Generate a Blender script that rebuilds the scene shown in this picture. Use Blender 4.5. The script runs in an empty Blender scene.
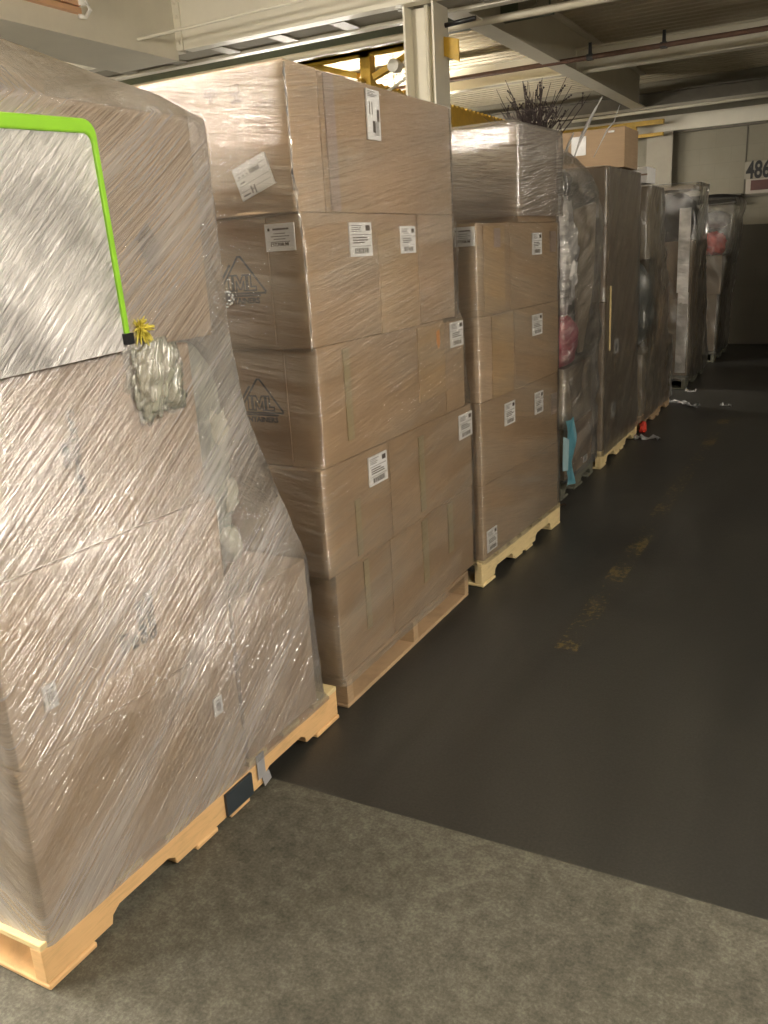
import bpy, bmesh, math, random
from mathutils import Vector, Matrix, noise
C = bpy.context.scene.collection
R = math.radians
random.seed(7)

# ------------------------------------------------------------------ materials
class NT:
    def __init__(s, name):
        s.m = bpy.data.materials.new(name); s.m.use_nodes = True
        s.t = s.m.node_tree; s.t.nodes.clear()
        s.out = s.t.nodes.new('ShaderNodeOutputMaterial')
    def n(s, typ, **kw):
        nd = s.t.nodes.new('ShaderNode' + typ)
        for k, v in kw.items():
            if k in nd.bl_rna.properties: setattr(nd, k, v)
            else:
                i = int(k[1:]) if (k[0] == '_' and k[1:].isdigit()) else k.replace('_', ' ')
                nd.inputs[i].default_value = v
        return nd
    def l(s, a, b): s.t.links.new(a, b)
    def math(s, op, a, b=None, clamp=False):
        nd = s.t.nodes.new('ShaderNodeMath'); nd.operation = op; nd.use_clamp = clamp
        for i, x in enumerate((a, b)):
            if x is None: continue
            if isinstance(x, (int, float)): nd.inputs[i].default_value = x
            else: s.l(x, nd.inputs[i])
        return nd.outputs[0]
    def ramp(s, fac, stops):
        nd = s.t.nodes.new('ShaderNodeValToRGB'); cr = nd.color_ramp
        while len(cr.elements) < len(stops): cr.elements.new(0.5)
        for e, (p, c) in zip(cr.elements, stops):
            e.position = p; e.color = (*c, 1) if len(c) == 3 else c
        s.l(fac, nd.inputs[0]); return nd.outputs[0]
    def noise(s, vec, scale, detail=4, rough=.6, dist=0):
        nd = s.n('TexNoise', Scale=scale, Detail=detail, Roughness=rough, Distortion=dist)
        if vec is not None: s.l(vec, nd.inputs['Vector'])
        return nd.outputs['Fac']
    def obj(s): return s.n('TexCoord').outputs['Object']
    def pos(s): return s.n('NewGeometry').outputs['Position']

def srgb(r, g, b):
    f = lambda c: ((c/255+.055)/1.055)**2.4 if c/255 > .04045 else c/255/12.92
    return (f(r), f(g), f(b))

def plain(name, col, rough=.6, metal=0, var=.12, scale=9, bump=0, spec=.5):
    t = NT(name); o = t.obj(); p = t.n('BsdfPrincipled', Roughness=rough, Metallic=metal)
    p.inputs['Specular IOR Level'].default_value = spec
    nz = t.noise(o, scale, 6, .65)
    c = t.ramp(nz, [(.25, tuple(x*(1-var) for x in col)), (.75, tuple(min(1, x*(1+var)) for x in col))])
    t.l(c, p.inputs['Base Color'])
    if bump:
        b = t.n('Bump', Strength=bump, Distance=.01); t.l(nz, b.inputs['Height']); t.l(b.outputs[0], p.inputs['Normal'])
    t.l(p.outputs[0], t.out.inputs[0]); return t.m

def kraft(name, col):
    t = NT(name); o = t.obj(); p = t.n('BsdfPrincipled', Roughness=.75)
    p.inputs['Specular IOR Level'].default_value = .25
    sep = t.n('SeparateXYZ'); t.l(o, sep.inputs[0])
    n1 = t.noise(o, 3, 5, .6)
    mp = t.n('Mapping'); mp.inputs['Scale'].default_value = (6, 6, 70); t.l(o, mp.inputs[0])
    n2 = t.noise(mp.outputs[0], 1.5, 3, .5)
    mixf = t.math('ADD', t.math('MULTIPLY', n1, .65), t.math('MULTIPLY', n2, .35))
    c = t.ramp(mixf, [(.3, tuple(x*.84 for x in col)), (.7, tuple(x*1.12 for x in col))])
    t.l(c, p.inputs['Base Color'])
    b = t.n('Bump', Strength=.15, Distance=.004); t.l(n2, b.inputs['Height']); t.l(b.outputs[0], p.inputs['Normal'])
    t.l(p.outputs[0], t.out.inputs[0]); return t.m

def film_mat(name, ang=25, haze=(.05, .5), gloss=.16, rough=.16, tint=(.86, .84, .84), freq=55, strength=.55, patch=1.6, dist=.012, lobe2=.0, hr=(.40, .64)):
    """stretch film: mostly clear, milky where layers overlap, glossy with fine stretched wrinkles"""
    t = NT(name); t.m.use_nodes = True
    sep = t.n('SeparateXYZ'); t.l(t.pos(), sep.inputs[0])
    u = t.math('SUBTRACT', sep.outputs[1], sep.outputs[0]); v = sep.outputs[2]
    # slow warp so that wrinkles are not parallel everywhere
    w = t.noise(t.pos(), 1.1, 1, .5)
    ca, sa = math.cos(R(ang)), math.sin(R(ang))
    s_ = t.math('ADD', t.math('MULTIPLY', u, ca), t.math('MULTIPLY', v, sa))
    t_ = t.math('SUBTRACT', t.math('MULTIPLY', v, ca), t.math('MULTIPLY', u, sa))
    t_ = t.math('ADD', t_, t.math('MULTIPLY', w, .035))
    def vec(a, b):
        c = t.n('CombineXYZ'); t.l(t.math('MULTIPLY', s_, a), c.inputs[0]); t.l(t.math('MULTIPLY', t_, b), c.inputs[1]); return c.outputs[0]
    wr = t.noise(vec(3.2, freq), 1, 4, .65, .2)
    wr2 = t.noise(vec(8.0, freq*3.4), 1, 3, .6, .1)
    lay = t.noise(vec(1.0, 6.5), 1, 2, .5, .2)
    big = t.noise(t.pos(), patch, 2, .5)
    hmix = t.math('ADD', t.math('MULTIPLY', lay, .34), t.math('ADD', t.math('MULTIPLY', t.math('ADD', wr, wr2), .21), t.math('MULTIPLY', big, .24)))  # wrinkle terms paint sheen streaks into the layered haze
    hz = t.n('MapRange'); hz.inputs[1].default_value = hr[0]; hz.inputs[2].default_value = hr[1]
    hz.inputs[3].default_value = haze[0]; hz.inputs[4].default_value = haze[1]; t.l(hmix, hz.inputs[0])
    b = t.n('Bump', Strength=strength, Distance=dist)
    ht = t.math('ADD', wr, t.math('ADD', t.math('MULTIPLY', wr2, .45), t.math('MULTIPLY', lay, .9)))
    t.l(ht, b.inputs['Height'])
    tr = t.n('BsdfTransparent', Color=(.97, .97, .97, 1))
    di = t.n('BsdfPrincipled', Base_Color=(*tint, 1), Roughness=.45)
    t.l(b.outputs[0], di.inputs['Normal'])
    m1 = t.n('MixShader'); t.l(hz.outputs[0], m1.inputs[0]); t.l(tr.outputs[0], m1.inputs[1]); t.l(di.outputs[0], m1.inputs[2])
    gl = t.n('BsdfGlossy', Roughness=rough, Color=(.95, .95, .97, 1)); t.l(b.outputs[0], gl.inputs['Normal'])
    fr = t.n('Fresnel', IOR=1.5); 
    gf = t.math('MINIMUM', t.math('ADD', t.math('MULTIPLY', fr.outputs[0], .8), gloss), .8)
    m2 = t.n('MixShader'); t.l(gf, m2.inputs[0]); t.l(m1.outputs[0], m2.inputs[1]); t.l(gl.outputs[0], m2.inputs[2])
    if lobe2:
        g2 = t.n('BsdfGlossy', Roughness=.38, Color=(.95, .95, .97, 1)); t.l(b.outputs[0], g2.inputs['Normal'])
        m3 = t.n('MixShader', _0=lobe2); t.l(m2.outputs[0], m3.inputs[1]); t.l(g2.outputs[0], m3.inputs[2]); m2 = m3
    t.l(m2.outputs[0], t.out.inputs[0]); return t.m

def wood_mat(name, col, dark=.7):
    t = NT(name); o = t.pos(); p = t.n('BsdfPrincipled', Roughness=.7)
    mp = t.n('Mapping'); mp.inputs['Scale'].default_value = (4, 4, 40); t.l(o, mp.inputs[0])
    w = t.noise(mp.outputs[0], 2.2, 6, .6, 1.2)
    n2 = t.noise(o, 11, 3, .5)
    f = t.math('ADD', t.math('MULTIPLY', w, .6), t.math('MULTIPLY', n2, .4))
    c = t.ramp(f, [(.28, tuple(x*dark for x in col)), (.5, col), (.75, tuple(min(1, x*1.12) for x in col))])
    t.l(c, p.inputs['Base Color'])
    b = t.n('Bump', Strength=.3, Distance=.003); t.l(f, b.inputs['Height']); t.l(b.outputs[0], p.inputs['Normal'])
    t.l(p.outputs[0], t.out.inputs[0]); return t.m

M = {}
M['kraft'] = kraft('kraft_board', (.40, .285, .18))
M['kraft_pale'] = kraft('pale_kraft_board', (.49, .365, .25))
M['kraft_dark'] = kraft('dark_kraft_board', (.25, .185, .125))
M['board_tone'] = kraft('toned_board', (.37, .255, .155))
M['kraft_grey'] = kraft('greyish_board', (.30, .245, .175))
M['kraft_yellow'] = kraft('yellowed_board', (.46, .325, .185))
M['tape'] = plain('packing_tape', (.30, .25, .16), .35, var=.06)
M['tape_green'] = plain('aged_tape', (.37, .30, .18), .4, var=.1)
M['tape_mauve'] = plain('clear_tape', (.36, .27, .22), .3, var=.06)
M['label'] = plain('label_paper', (.92, .92, .92), .5, var=.03)
M['ink'] = plain('black_ink', (.03, .03, .03), .6, var=.05)
M['ink_soft'] = plain('faded_ink', (.075, .055, .045), .7, var=.1)
M['ink_grey'] = plain('grey_ink', (.30, .30, .31), .6, var=.1)
M['ink_pale'] = plain('pale_print', (.13, .09, .065), .7, var=.1)
M['pine'] = wood_mat('fresh_pine', (.72, .46, .22))
M['pine_pale'] = wood_mat('pale_pine', (.70, .56, .30))
M['pine_old'] = wood_mat('old_pine', (.42, .29, .17))
M['wood_grey'] = wood_mat('grey_weathered_wood', (.12, .12, .09))
M['steel_cream'] = plain('cream_painted_steel', (.78, .74, .62), .45, var=.06, scale=3)
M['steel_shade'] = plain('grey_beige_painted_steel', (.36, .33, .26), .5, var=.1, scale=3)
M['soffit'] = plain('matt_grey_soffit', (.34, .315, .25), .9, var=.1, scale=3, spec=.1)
M['steel_dark'] = plain('brown_black_painted_steel', (.13, .115, .085), .5, var=.2, scale=4)
M['steel_green'] = plain('dark_green_painted_steel', (.13, .155, .11), .45, var=.15)
M['yellow'] = plain('safety_yellow_paint', (.58, .36, .03), .45, var=.2)
M['pipe_rust'] = plain('rust_brown_pipe', (.13, .07, .045), .6, var=.3, scale=14)
M['pipe_cream'] = plain('cream_pipe', (.62, .57, .45), .4, var=.05)
M['conduit'] = plain('white_conduit', (.72, .68, .56), .4, var=.05)
M['white_hook'] = plain('white_plastic', (.8, .78, .72), .4, var=.03)
M['black'] = plain('black_plastic', (.015, .015, .017), .4, var=.1)
M['green'] = plain('lime_green_paint', (.30, .66, .04), .35, var=.08)
M['panel_grey'] = plain('grey_board_face', (.45, .44, .45), .2, var=.25, scale=6, spec=.9)
M['tuft_yellow'] = plain('yellow_fibre', (.72, .62, .10), .8, var=.2)
M['cloth_pale'] = plain('pale_green_plastic', (.55, .58, .44), .45, var=.2, bump=.3)
M['cloth_grey'] = plain('grey_green_cloth', (.30, .31, .26), .7, var=.35, scale=7, bump=.3)
M['cream_cloth'] = plain('cream_cloth', (.62, .60, .48), .7, var=.1)
M['pink'] = plain('deep_pink_cloth', (.50, .07, .11), .5, var=.25, bump=.4)
M['blue'] = plain('light_blue_plastic', (.16, .42, .52), .3, var=.15, bump=.3)
M['blue_pale'] = plain('pale_blue_plastic', (.38, .56, .62), .3, var=.15, bump=.3)
M['orange'] = plain('orange_tag', (.75, .30, .04), .5, var=.2)
M['red'] = plain('red_cloth', (.62, .05, .03), .5, var=.3)
M['silver'] = plain('silvery_foil', (.72, .70, .70), .22, .85, var=.3, scale=12, bump=.8)
M['paper_board'] = plain('beige_fibre_board', (.44, .36, .26), .55, var=.1)
M['pad_black'] = plain('black_foam', (.02, .019, .02), .6, var=.2)
M['dark_brown'] = plain('dark_brown_board', (.11, .07, .045), .6, var=.2)
M['slate'] = plain('slate_grey_plastic', (.10, .115, .12), .35, var=.4, scale=8, bump=.4)
M['twig'] = plain('dark_twig', (.035, .022, .02), .7, var=.3, scale=30)
M['scrap'] = plain('white_film_scrap', (.62, .62, .62), .3, var=.15, bump=.5)
M['duct_tape'] = plain('grey_duct_tape', (.33, .33, .35), .3, var=.1)
M['bluegrey'] = plain('dark_blue_grey_sheet', (.035, .045, .055), .35, var=.2)
M['sign_brown'] = plain('dark_red_brown_board', (.10, .035, .028), .5, var=.25)
M['sign_frame'] = plain('pale_frame', (.45, .40, .34), .5, var=.05)
M['housing'] = plain('white_enamel', (.8, .8, .78), .4, var=.03)

M['film1'] = film_mat('stretch_film_heavy', 36, (.0, .44), .20, .15, (.90, .86, .85), 70, .62, dist=.012, lobe2=.08, hr=(.42, .62))
M['film2'] = film_mat('stretch_film_tight', 9, (.0, .34), .075, .15, (.62, .57, .48), 60, .5, hr=(.44, .60))
M['film3'] = film_mat('stretch_film_clear', -12, (.0, .30), .07, .15, (.60, .56, .47), 55, .45, hr=(.44, .60))
M['film_top'] = film_mat('stretch_film_added_sheen', 8, (.10, .40), .22, .15, (.55, .51, .49), 30, .7)
M['pale_bag'] = film_mat('pale_green_film', 70, (.2, .65), .12, .2, (.66, .68, .54), 30, 1.2)
M['film4'] = film_mat('stretch_film_loose', 20, (.03, .30), .15, .18, (.60, .58, .55), 26, 1.1, 3)
M['film5'] = film_mat('stretch_film_dark', 55, (.08, .38), .05, .28, (.27, .26, .22), 26, .4, 2)  # darker haze tint for the far loads
def foil_mat(name, ang, freq, base=(.62, .60, .60), metal=.5):
    t = NT(name); sep = t.n('SeparateXYZ'); t.l(t.pos(), sep.inputs[0]); u = t.math('SUBTRACT', sep.outputs[1], sep.outputs[0]); v = sep.outputs[2]
    ca, sa = math.cos(R(ang)), math.sin(R(ang))
    c = t.n('CombineXYZ'); t.l(t.math('MULTIPLY', t.math('ADD', t.math('MULTIPLY', u, ca), t.math('MULTIPLY', v, sa)), 7), c.inputs[0])
    t.l(t.math('MULTIPLY', t.math('SUBTRACT', t.math('MULTIPLY', v, ca), t.math('MULTIPLY', u, sa)), freq), c.inputs[1])
    n = t.noise(c.outputs[0], 1, 5, .65, .6); n2 = t.noise(t.pos(), 5, 3, .5)
    p = t.n('BsdfPrincipled', Roughness=.28, Metallic=metal)
    t.l(t.ramp(n2, [(.35, tuple(x*.45 for x in base)), (.6, base)]), p.inputs['Base Color'])
    b = t.n('Bump', Strength=1.0, Distance=.02); t.l(t.math('ADD', n, n2), b.inputs['Height']); t.l(b.outputs[0], p.inputs['Normal'])
    t.l(p.outputs[0], t.out.inputs[0]); return t.m
M['glare_board'] = foil_mat('film_glare_face', 42, 75, (.97, .95, .96), .3)  # face whitened to stand in for the glare on taut film
M['silver'] = foil_mat('silvery_foil', 10, 26, (.92, .90, .89), .35)
M['bag'] = film_mat('clear_bag', 60, (.10, .50), .40, .12, (.8, .8, .8), 22, 1.2, 4)

# ------------------------------------------------------------------ mesh helpers
def link(name, me, mat=None, parent=None, loc=(0, 0, 0), rz=0, smooth=False):
    if isinstance(mat, (list, tuple)):
        for m in mat: me.materials.append(m)
    elif mat: me.materials.append(mat)
    if smooth: me.polygons.foreach_set('use_smooth', [True]*len(me.polygons))
    o = bpy.data.objects.new(name, me); C.objects.link(o)
    o.location = loc; o.rotation_euler = (0, 0, rz)
    if parent: o.parent = parent
    return o
def bm_obj(name, bm, mat=None, parent=None, loc=(0, 0, 0), rz=0, smooth=False):
    me = bpy.data.meshes.new(name); bmesh.ops.recalc_face_normals(bm, faces=bm.faces); bm.to_mesh(me); bm.free()
    return link(name, me, mat, parent, loc, rz, smooth)
def bx(bm, x0, x1, y0, y1, z0, z1, mat=None):
    vs = [bm.verts.new(Vector(p)) for p in ((x0,y0,z0),(x1,y0,z0),(x1,y1,z0),(x0,y1,z0),(x0,y0,z1),(x1,y0,z1),(x1,y1,z1),(x0,y1,z1))]
    if mat is not None:
        for v in vs: v.co = mat @ v.co
    for f in ((0,3,2,1),(4,5,6,7),(0,1,5,4),(1,2,6,5),(2,3,7,6),(3,0,4,7)): bm.faces.new([vs[i] for i in f])
    return vs
def prism(bm, pts, d0, d1, axis):
    """outline pts (a,b) swept along axis 0/1/2 from d0 to d1"""
    def mk(a, b, d): return {0: (d, a, b), 1: (a, d, b), 2: (a, b, d)}[axis]
    A = [bm.verts.new(mk(a, b, d0)) for a, b in pts]; B = [bm.verts.new(mk(a, b, d1)) for a, b in pts]
    n = len(pts); bm.faces.new(A); bm.faces.new(B[::-1])
    for i in range(n): bm.faces.new((A[i], B[i], B[(i+1) % n], A[(i+1) % n]))
def tube(bm, pts, r, seg=8, cap=True):
    pts = [Vector(p) for p in pts]; rs = r if isinstance(r, (list, tuple)) else [r]*len(pts); rings = []
    up = Vector((0, 0, 1))
    for i, p in enumerate(pts):
        d = (pts[min(i+1, len(pts)-1)] - pts[max(i-1, 0)]).normalized()
        a = d.cross(up);  a = a.normalized() if a.length > .05 else d.cross(Vector((1, 0, 0))).normalized()
        b = d.cross(a).normalized()
        rings.append([bm.verts.new(p + (a*math.cos(2*math.pi*k/seg) + b*math.sin(2*math.pi*k/seg))*rs[i]) for k in range(seg)])
    for i in range(len(rings)-1):
        for k in range(seg): bm.faces.new((rings[i][k], rings[i][(k+1) % seg], rings[i+1][(k+1) % seg], rings[i+1][k]))
    if cap: bm.faces.new(rings[0]); bm.faces.new(rings[-1][::-1])
def bevel(o, w=.003, seg=2):
    m = o.modifiers.new('edge_round', 'BEVEL'); m.width = w; m.segments = seg; m.limit_method = 'ANGLE'; m.angle_limit = R(50)
def tag(o, label, cat, group=None, kind=None):
    o['label'] = label; o['category'] = cat
    if group: o['group'] = group
    if kind: o['kind'] = kind
    return o
def struct(o): o['kind'] = 'structure'; return o
def empty(name, loc, rz=0):
    o = bpy.data.objects.new(name, None); C.objects.link(o); o.location = loc; o.rotation_euler = (0, 0, rz); o.empty_display_size = .1
    return o
def text_mesh(s, size, depth=.0003, bold=0, sx=1.0, align='CENTER'):
    cu = bpy.data.curves.new('lettering', 'FONT'); cu.body = s; cu.size = size; cu.extrude = depth; cu.offset = bold
    cu.align_x = align; cu.align_y = 'CENTER'; cu.resolution_u = 3
    ob = bpy.data.objects.new('lettering', cu); C.objects.link(ob)
    dg = bpy.context.evaluated_depsgraph_get(); dg.update()
    me = bpy.data.meshes.new_from_object(ob.evaluated_get(dg)); bpy.data.objects.remove(ob, do_unlink=True)
    me.materials.clear()
    if sx != 1: me.transform(Matrix.Diagonal((sx, 1, 1, 1)))
    return me
def add_mesh(bm, me, mat):
    me.transform(mat); bm.from_mesh(me)

class Frame:
    """plan rotation of a pallet and its load about one point"""
    def __init__(s, px=0, py=0, deg=0): s.p = Vector((px, py, 0)); s.rz = R(deg); s.m = Matrix.Translation(s.p) @ Matrix.Rotation(s.rz, 4, 'Z') @ Matrix.Translation(-s.p)
    def __call__(s, x, y, z): return s.m @ Vector((x, y, z))
F0 = Frame()

def box_mesh(sx, sy, sz, bulge=.004, seed=0, n=8):
    bm = bmesh.new()
    def co(i, a): return -a/2 + a*i/n
    # gridded faces so that the sides can bow a little like filled board
    cache = {}
    def V(i, j, k):
        key = (i, j, k)
        if key not in cache:
            x, y, z = co(i, sx), co(j, sy), sz*k/n
            ex = 1-(2*i/n-1)**2; ey = 1-(2*j/n-1)**2; ez = 1-(2*k/n-1)**2
            w = .6 + .8*noise.noise(Vector((x*3+seed, y*3, z*3)))
            if i in (0, n): x += (1 if i else -1)*bulge*ey*ez*w
            if j in (0, n): y += (1 if j else -1)*bulge*ex*ez*w
            cache[key] = bm.verts.new((x, y, z))
        return cache[key]
    for a in range(n):
        for b in range(n):
            bm.faces.new((V(0,a,b), V(0,a,b+1), V(0,a+1,b+1), V(0,a+1,b)))
            bm.faces.new((V(n,a,b), V(n,a+1,b), V(n,a+1,b+1), V(n,a,b+1)))
            bm.faces.new((V(a,0,b), V(a+1,0,b), V(a+1,0,b+1), V(a,0,b+1)))
            bm.faces.new((V(a,n,b), V(a,n,b+1), V(a+1,n,b+1), V(a+1,n,b)))
            bm.faces.new((V(a,b,0), V(a,b+1,0), V(a+1,b+1,0), V(a+1,b,0)))
            bm.faces.new((V(a,b,n), V(a+1,b,n), V(a+1,b+1,n), V(a,b+1,n)))
    return bm

class Carton:
    cnt = 0
    def __init__(s, x0, x1, y0, y1, z0, z1, label, mat='kraft', frame=F0, parts=True, bulge=.004, group=None, name='carton', cat='cardboard box'):
        Carton.cnt += 1
        s.cx, s.cy, s.z0 = (x0+x1)/2, (y0+y1)/2, z0
        s.sx, s.sy, s.sz = x1-x0, y1-y0, z1-z0
        s.x1, s.y0 = x1, y0
        loc = frame(s.cx, s.cy, z0)
        s.root = empty(name, loc, frame.rz) if parts else None
        s.body = bm_obj('body' if parts else name, box_mesh(s.sx, s.sy, s.sz, bulge, Carton.cnt*3.7), M[mat], s.root, (0,0,0) if parts else loc, 0 if parts else frame.rz)
        bevel(s.body, .004)
        s.top = s.root or s.body
        tag(s.top, label, cat, group)
    def m(s, face, u, z, off=.0, rot=0):
        """matrix taking a flat XY drawing onto a face; u = world y (front, +X face) or world x (end, -Y face)"""
        off += .0055
        if face == 'front':
            return Matrix.Translation((s.sx/2+off, u-s.cy, z-s.z0)) @ Matrix(((0,0,1,0),(1,0,0,0),(0,1,0,0),(0,0,0,1))) @ Matrix.Rotation(R(rot), 4, 'Z')
        return Matrix.Translation((u-s.cx, -s.sy/2-off, z-s.z0)) @ Matrix(((1,0,0,0),(0,0,-1,0),(0,1,0,0),(0,0,0,1))) @ Matrix.Rotation(R(rot), 4, 'Z')
    def patch(s, name, face, u, z, w, h, mat, rot=0, off=0, label=None):
        bm = bmesh.new(); bx(bm, -w/2, w/2, -h/2, h/2, -.004, .0006, None)
        bmesh.ops.transform(bm, matrix=s.m(face, u, z, off, rot), verts=bm.verts)
        o = bm_obj(name, bm, M[mat], s.root)
        if label: o['label'] = label
        return o
    def label(s, face, u, z, w, h, kind='ship', rot=0):
        o = s.patch('shipping_label', face, u, z, w, h, 'label', rot, .0012)
        bm = bmesh.new(); rnd = random.Random(int(u*1000)+int(z*100)); T = s.m(face, u, z, .0020, rot)
        def r(a0, a1, b0, b1): 
            bx(bm, a0*w, a1*w, b0*h, b1*h, 0, .0003)
        if kind == 'ship':
            for k in range(4): r(-.42, rnd.uniform(-.1, .1), .40-k*.055, .42-k*.055)
            r(.22, .42, .26, .42)
            r(-.44, .44, .135, .15)
            for k in range(3): r(-.38, rnd.uniform(.1, .38), .04-k*.075, .075-k*.075)
            r(-.44, .44, -.20, -.19)
            x = -.30
            while x < .32:
                a = rnd.uniform(.012, .035); r(x, x+a, -.42, -.25); x += a + rnd.uniform(.012, .03)
            bmesh.ops.transform(bm, matrix=T, verts=bm.verts)
        elif kind == 'tall':
            for k in range(4): r(-.4, rnd.uniform(0, .35), .45-k*.03, .46-k*.03)
            for k, (a, b, c, d) in enumerate(((-.32,-.26,.0,.25),(-.12,-.08,.0,.25),(.25,.42,-.12,.12),(-.1,.1,-.35,-.12))): r(a, b, c, d)
            y = -.4
            while y < -.12: r(.0, .38, y, y+.008); y += .02
            bmesh.ops.transform(bm, matrix=T, verts=bm.verts)
        elif kind == 'form':
            for b in (.28, .12, -.1, -.28): r(-.46, .46, b, b+.012)
            for k in range(5): r(-.4+k*.12, -.34+k*.12, .17, .21)
            r(-.42, -.2, -.42, -.37); r(-.4, -.25, -.02, .02); r(-.05, .25, .14, .26)
            r(-.16, -.12, -.44, -.2); r(-.06, -.02, -.47, -.2); r(-.12, -.04, -.34, -.30)
            bmesh.ops.transform(bm, matrix=T, verts=bm.verts)
        elif kind == 'small':
            for k in range(5): r(-.25+k*.11, -.2+k*.11, -.3, .2)
            r(-.3, .3, .3, .34)
            bmesh.ops.transform(bm, matrix=T, verts=bm.verts)
        elif kind == 'notice':
            for k, (a, b) in enumerate(((-.2, .2), (-.3, .3), (-.2, .2), (-.32, .32))): 
                x = a
                while x < b: r(x, x+.03, .12-k*.1, .15-k*.1); x += .045
            x = -.1
            while x < .4: r(x-.12, x-.08, .26, .33); x += .05
            r(-.40, -.33, .24, .34)
            bmesh.ops.transform(bm, matrix=T, verts=bm.verts)
            add_mesh(bm, text_mesh('$17,938.98', h*.15, .0002, h*.006, 1.25), T @ Matrix.Translation((-.02*w, -.26*h, 0)))
        bm_obj('printing', bm, M['ink_soft'] if kind in ('ship', 'tall', 'notice', 'small') else M['ink_grey'], o)
        return o
    def print_text(s, face, u, z, txt, size, mat='ink_soft', rot=0, bold=0, sx=1, name='printing', align='CENTER'):
        bm = bmesh.new(); add_mesh(bm, text_mesh(txt, size, .0002, bold, sx, align), s.m(face, u, z, .0012, rot))
        return bm_obj(name, bm, M[mat], s.root)

def logo(c, u, z, w, h):
    """rounded triangle with the letters IML inside and CONTAINERS below"""
    bm = bmesh.new(); T = c.m('end', u, z, .0012)
    def ring(pts, wd):
        n = len(pts); wd *= 1.45
        # stroke as quads per edge with rounded joins
        for i in range(n):
            a, b = Vector(pts[i]), Vector(pts[(i+1) % n]); d = (b-a).normalized(); nn = Vector((-d.y, d.x))*wd/2
            q = [a+nn-d*wd*.4, b+nn+d*wd*.4, b-nn+d*wd*.4, a-nn-d*wd*.4]
            f = [bm.verts.new((p.x, p.y, 0)) for p in q]; bm.faces.new(f)
    tri = [(-w*.47, -h*.30), (-w*.5+.004, -h*.27), (-w*.03, h*.5), (w*.03, h*.5), (w*.5, -h*.26), (w*.49, -h*.30)]
    ring(tri, .0045)
    ring([(-w*.56, -h*.27), (-w*.20, h*.32), (-w*.22, h*.33), (-w*.58, -h*.26)], .003)
    ring([(-w*.49, -h*.36), (w*.38, -h*.36), (w*.38, -h*.345), (-w*.49, -h*.345)], .003)
    # block letters drawn as outlines
    def outline(pts, ox, oy, sx, sy): ring([(ox+a*sx, oy+b*sy) for a, b in pts], .0036)
    lh = h*.34; oy = -h*.24
    outline([(0,0),(.9,0),(.9,1),(0,1)], -w*.27, oy, w*.09, lh)
    outline([(0,0),(.22,0),(.22,.6),(.45,.1),(.6,.1),(.8,.6),(.8,0),(1,0),(1,1),(.75,1),(.52,.5),(.28,1),(0,1)], -w*.16, oy, w*.27, lh)
    outline([(0,0),(1,0),(1,.25),(.4,.25),(.4,1),(0,1)], w*.14, oy, w*.17, lh)
    bmesh.ops.transform(bm, matrix=T, verts=bm.verts)
    add_mesh(bm, text_mesh('CONTAINERS', h*.17, .0002, .0011, 1.12), T @ Matrix.Translation((-w*.08, -h*.47, 0)))
    return bm_obj('printed_logo', bm, M['ink'], c.root)

def film(name, levels, mat, label, frame=F0, off=.006, amp=.004, seed=0, step=.022, rad=.02, ang=25, cat='plastic wrap', sag=None):
    """levels: (z, x0, x1, y0, y1) from bottom to top; a closed skin of film pulled round the load"""
    ns, nc = 30, 5
    rows = []
    zs = []
    for (a, b) in zip(levels[:-1], levels[1:]):
        d = max(abs(b[0]-a[0]), max(abs(b[i]-a[i]) for i in range(1, 5)))
        k = max(1, int(d/step))
        for i in range(k):
            f = i/k; zs.append(tuple(a[j]+(b[j]-a[j])*f for j in range(5)))
    zs.append(levels[-1])
    L0 = levels[0]; cx, cy = (L0[1]+L0[2])/2, (L0[3]+L0[4])/2; base = L0[0]
    bm = bmesh.new(); ca, sa = math.cos(R(ang)), math.sin(R(ang))
    for z, x0, x1, y0, y1 in zs:
        x0 -= off; x1 += off; y0 -= off; y1 += off
        r = min(rad, (x1-x0)/2.1, (y1-y0)/2.1); ring = []
        cs = [(x1-r, y0+r, -90), (x1-r, y1-r, 0), (x0+r, y1-r, 90), (x0+r, y0+r, 180)]
        for q in range(4):
            ccx, ccy, a0 = cs[q]; nx, ny, _ = cs[(q+1) % 4]
            for k in range(nc):
                a = R(a0+90*k/(nc-1)); ring.append((ccx+r*math.cos(a), ccy+r*math.sin(a), math.cos(a), math.sin(a)))
            e = ring[-1]
            n2 = cs[(q+1) % 4]; a2 = R(n2[2]); ex, ey = n2[0]+r*math.cos(a2), n2[1]+r*math.sin(a2)
            for k in range(1, ns):
                f = k/ns; ring.append((e[0]+(ex-e[0])*f, e[1]+(ey-e[1])*f, e[2], e[3]))
        vs = []
        for (x, y, nx, ny) in ring:
            u = y - x; s_ = u*ca + z*sa; t_ = -u*sa + z*ca
            dn = (noise.noise(Vector((s_*1.5+seed, t_*14, seed*1.3)))*.6 + noise.noise(Vector((s_*5, t_*30+seed, seed)))*.4 + .55)*amp
            if sag: dn += sag(x, y, z)
            p = frame(x+nx*dn, y+ny*dn, z)
            vs.append(bm.verts.new(p))
        rows.append(vs)
    n = len(rows[0])
    for i in range(len(rows)-1):
        for k in range(n): bm.faces.new((rows[i][k], rows[i][(k+1) % n], rows[i+1][(k+1) % n], rows[i+1][k]))
    o3 = frame(cx, cy, base)
    for v in bm.verts: v.co -= o3
    o = bm_obj(name, bm, M[mat], None, o3, 0, True)
    tag(o, label, cat)
    return o

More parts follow.
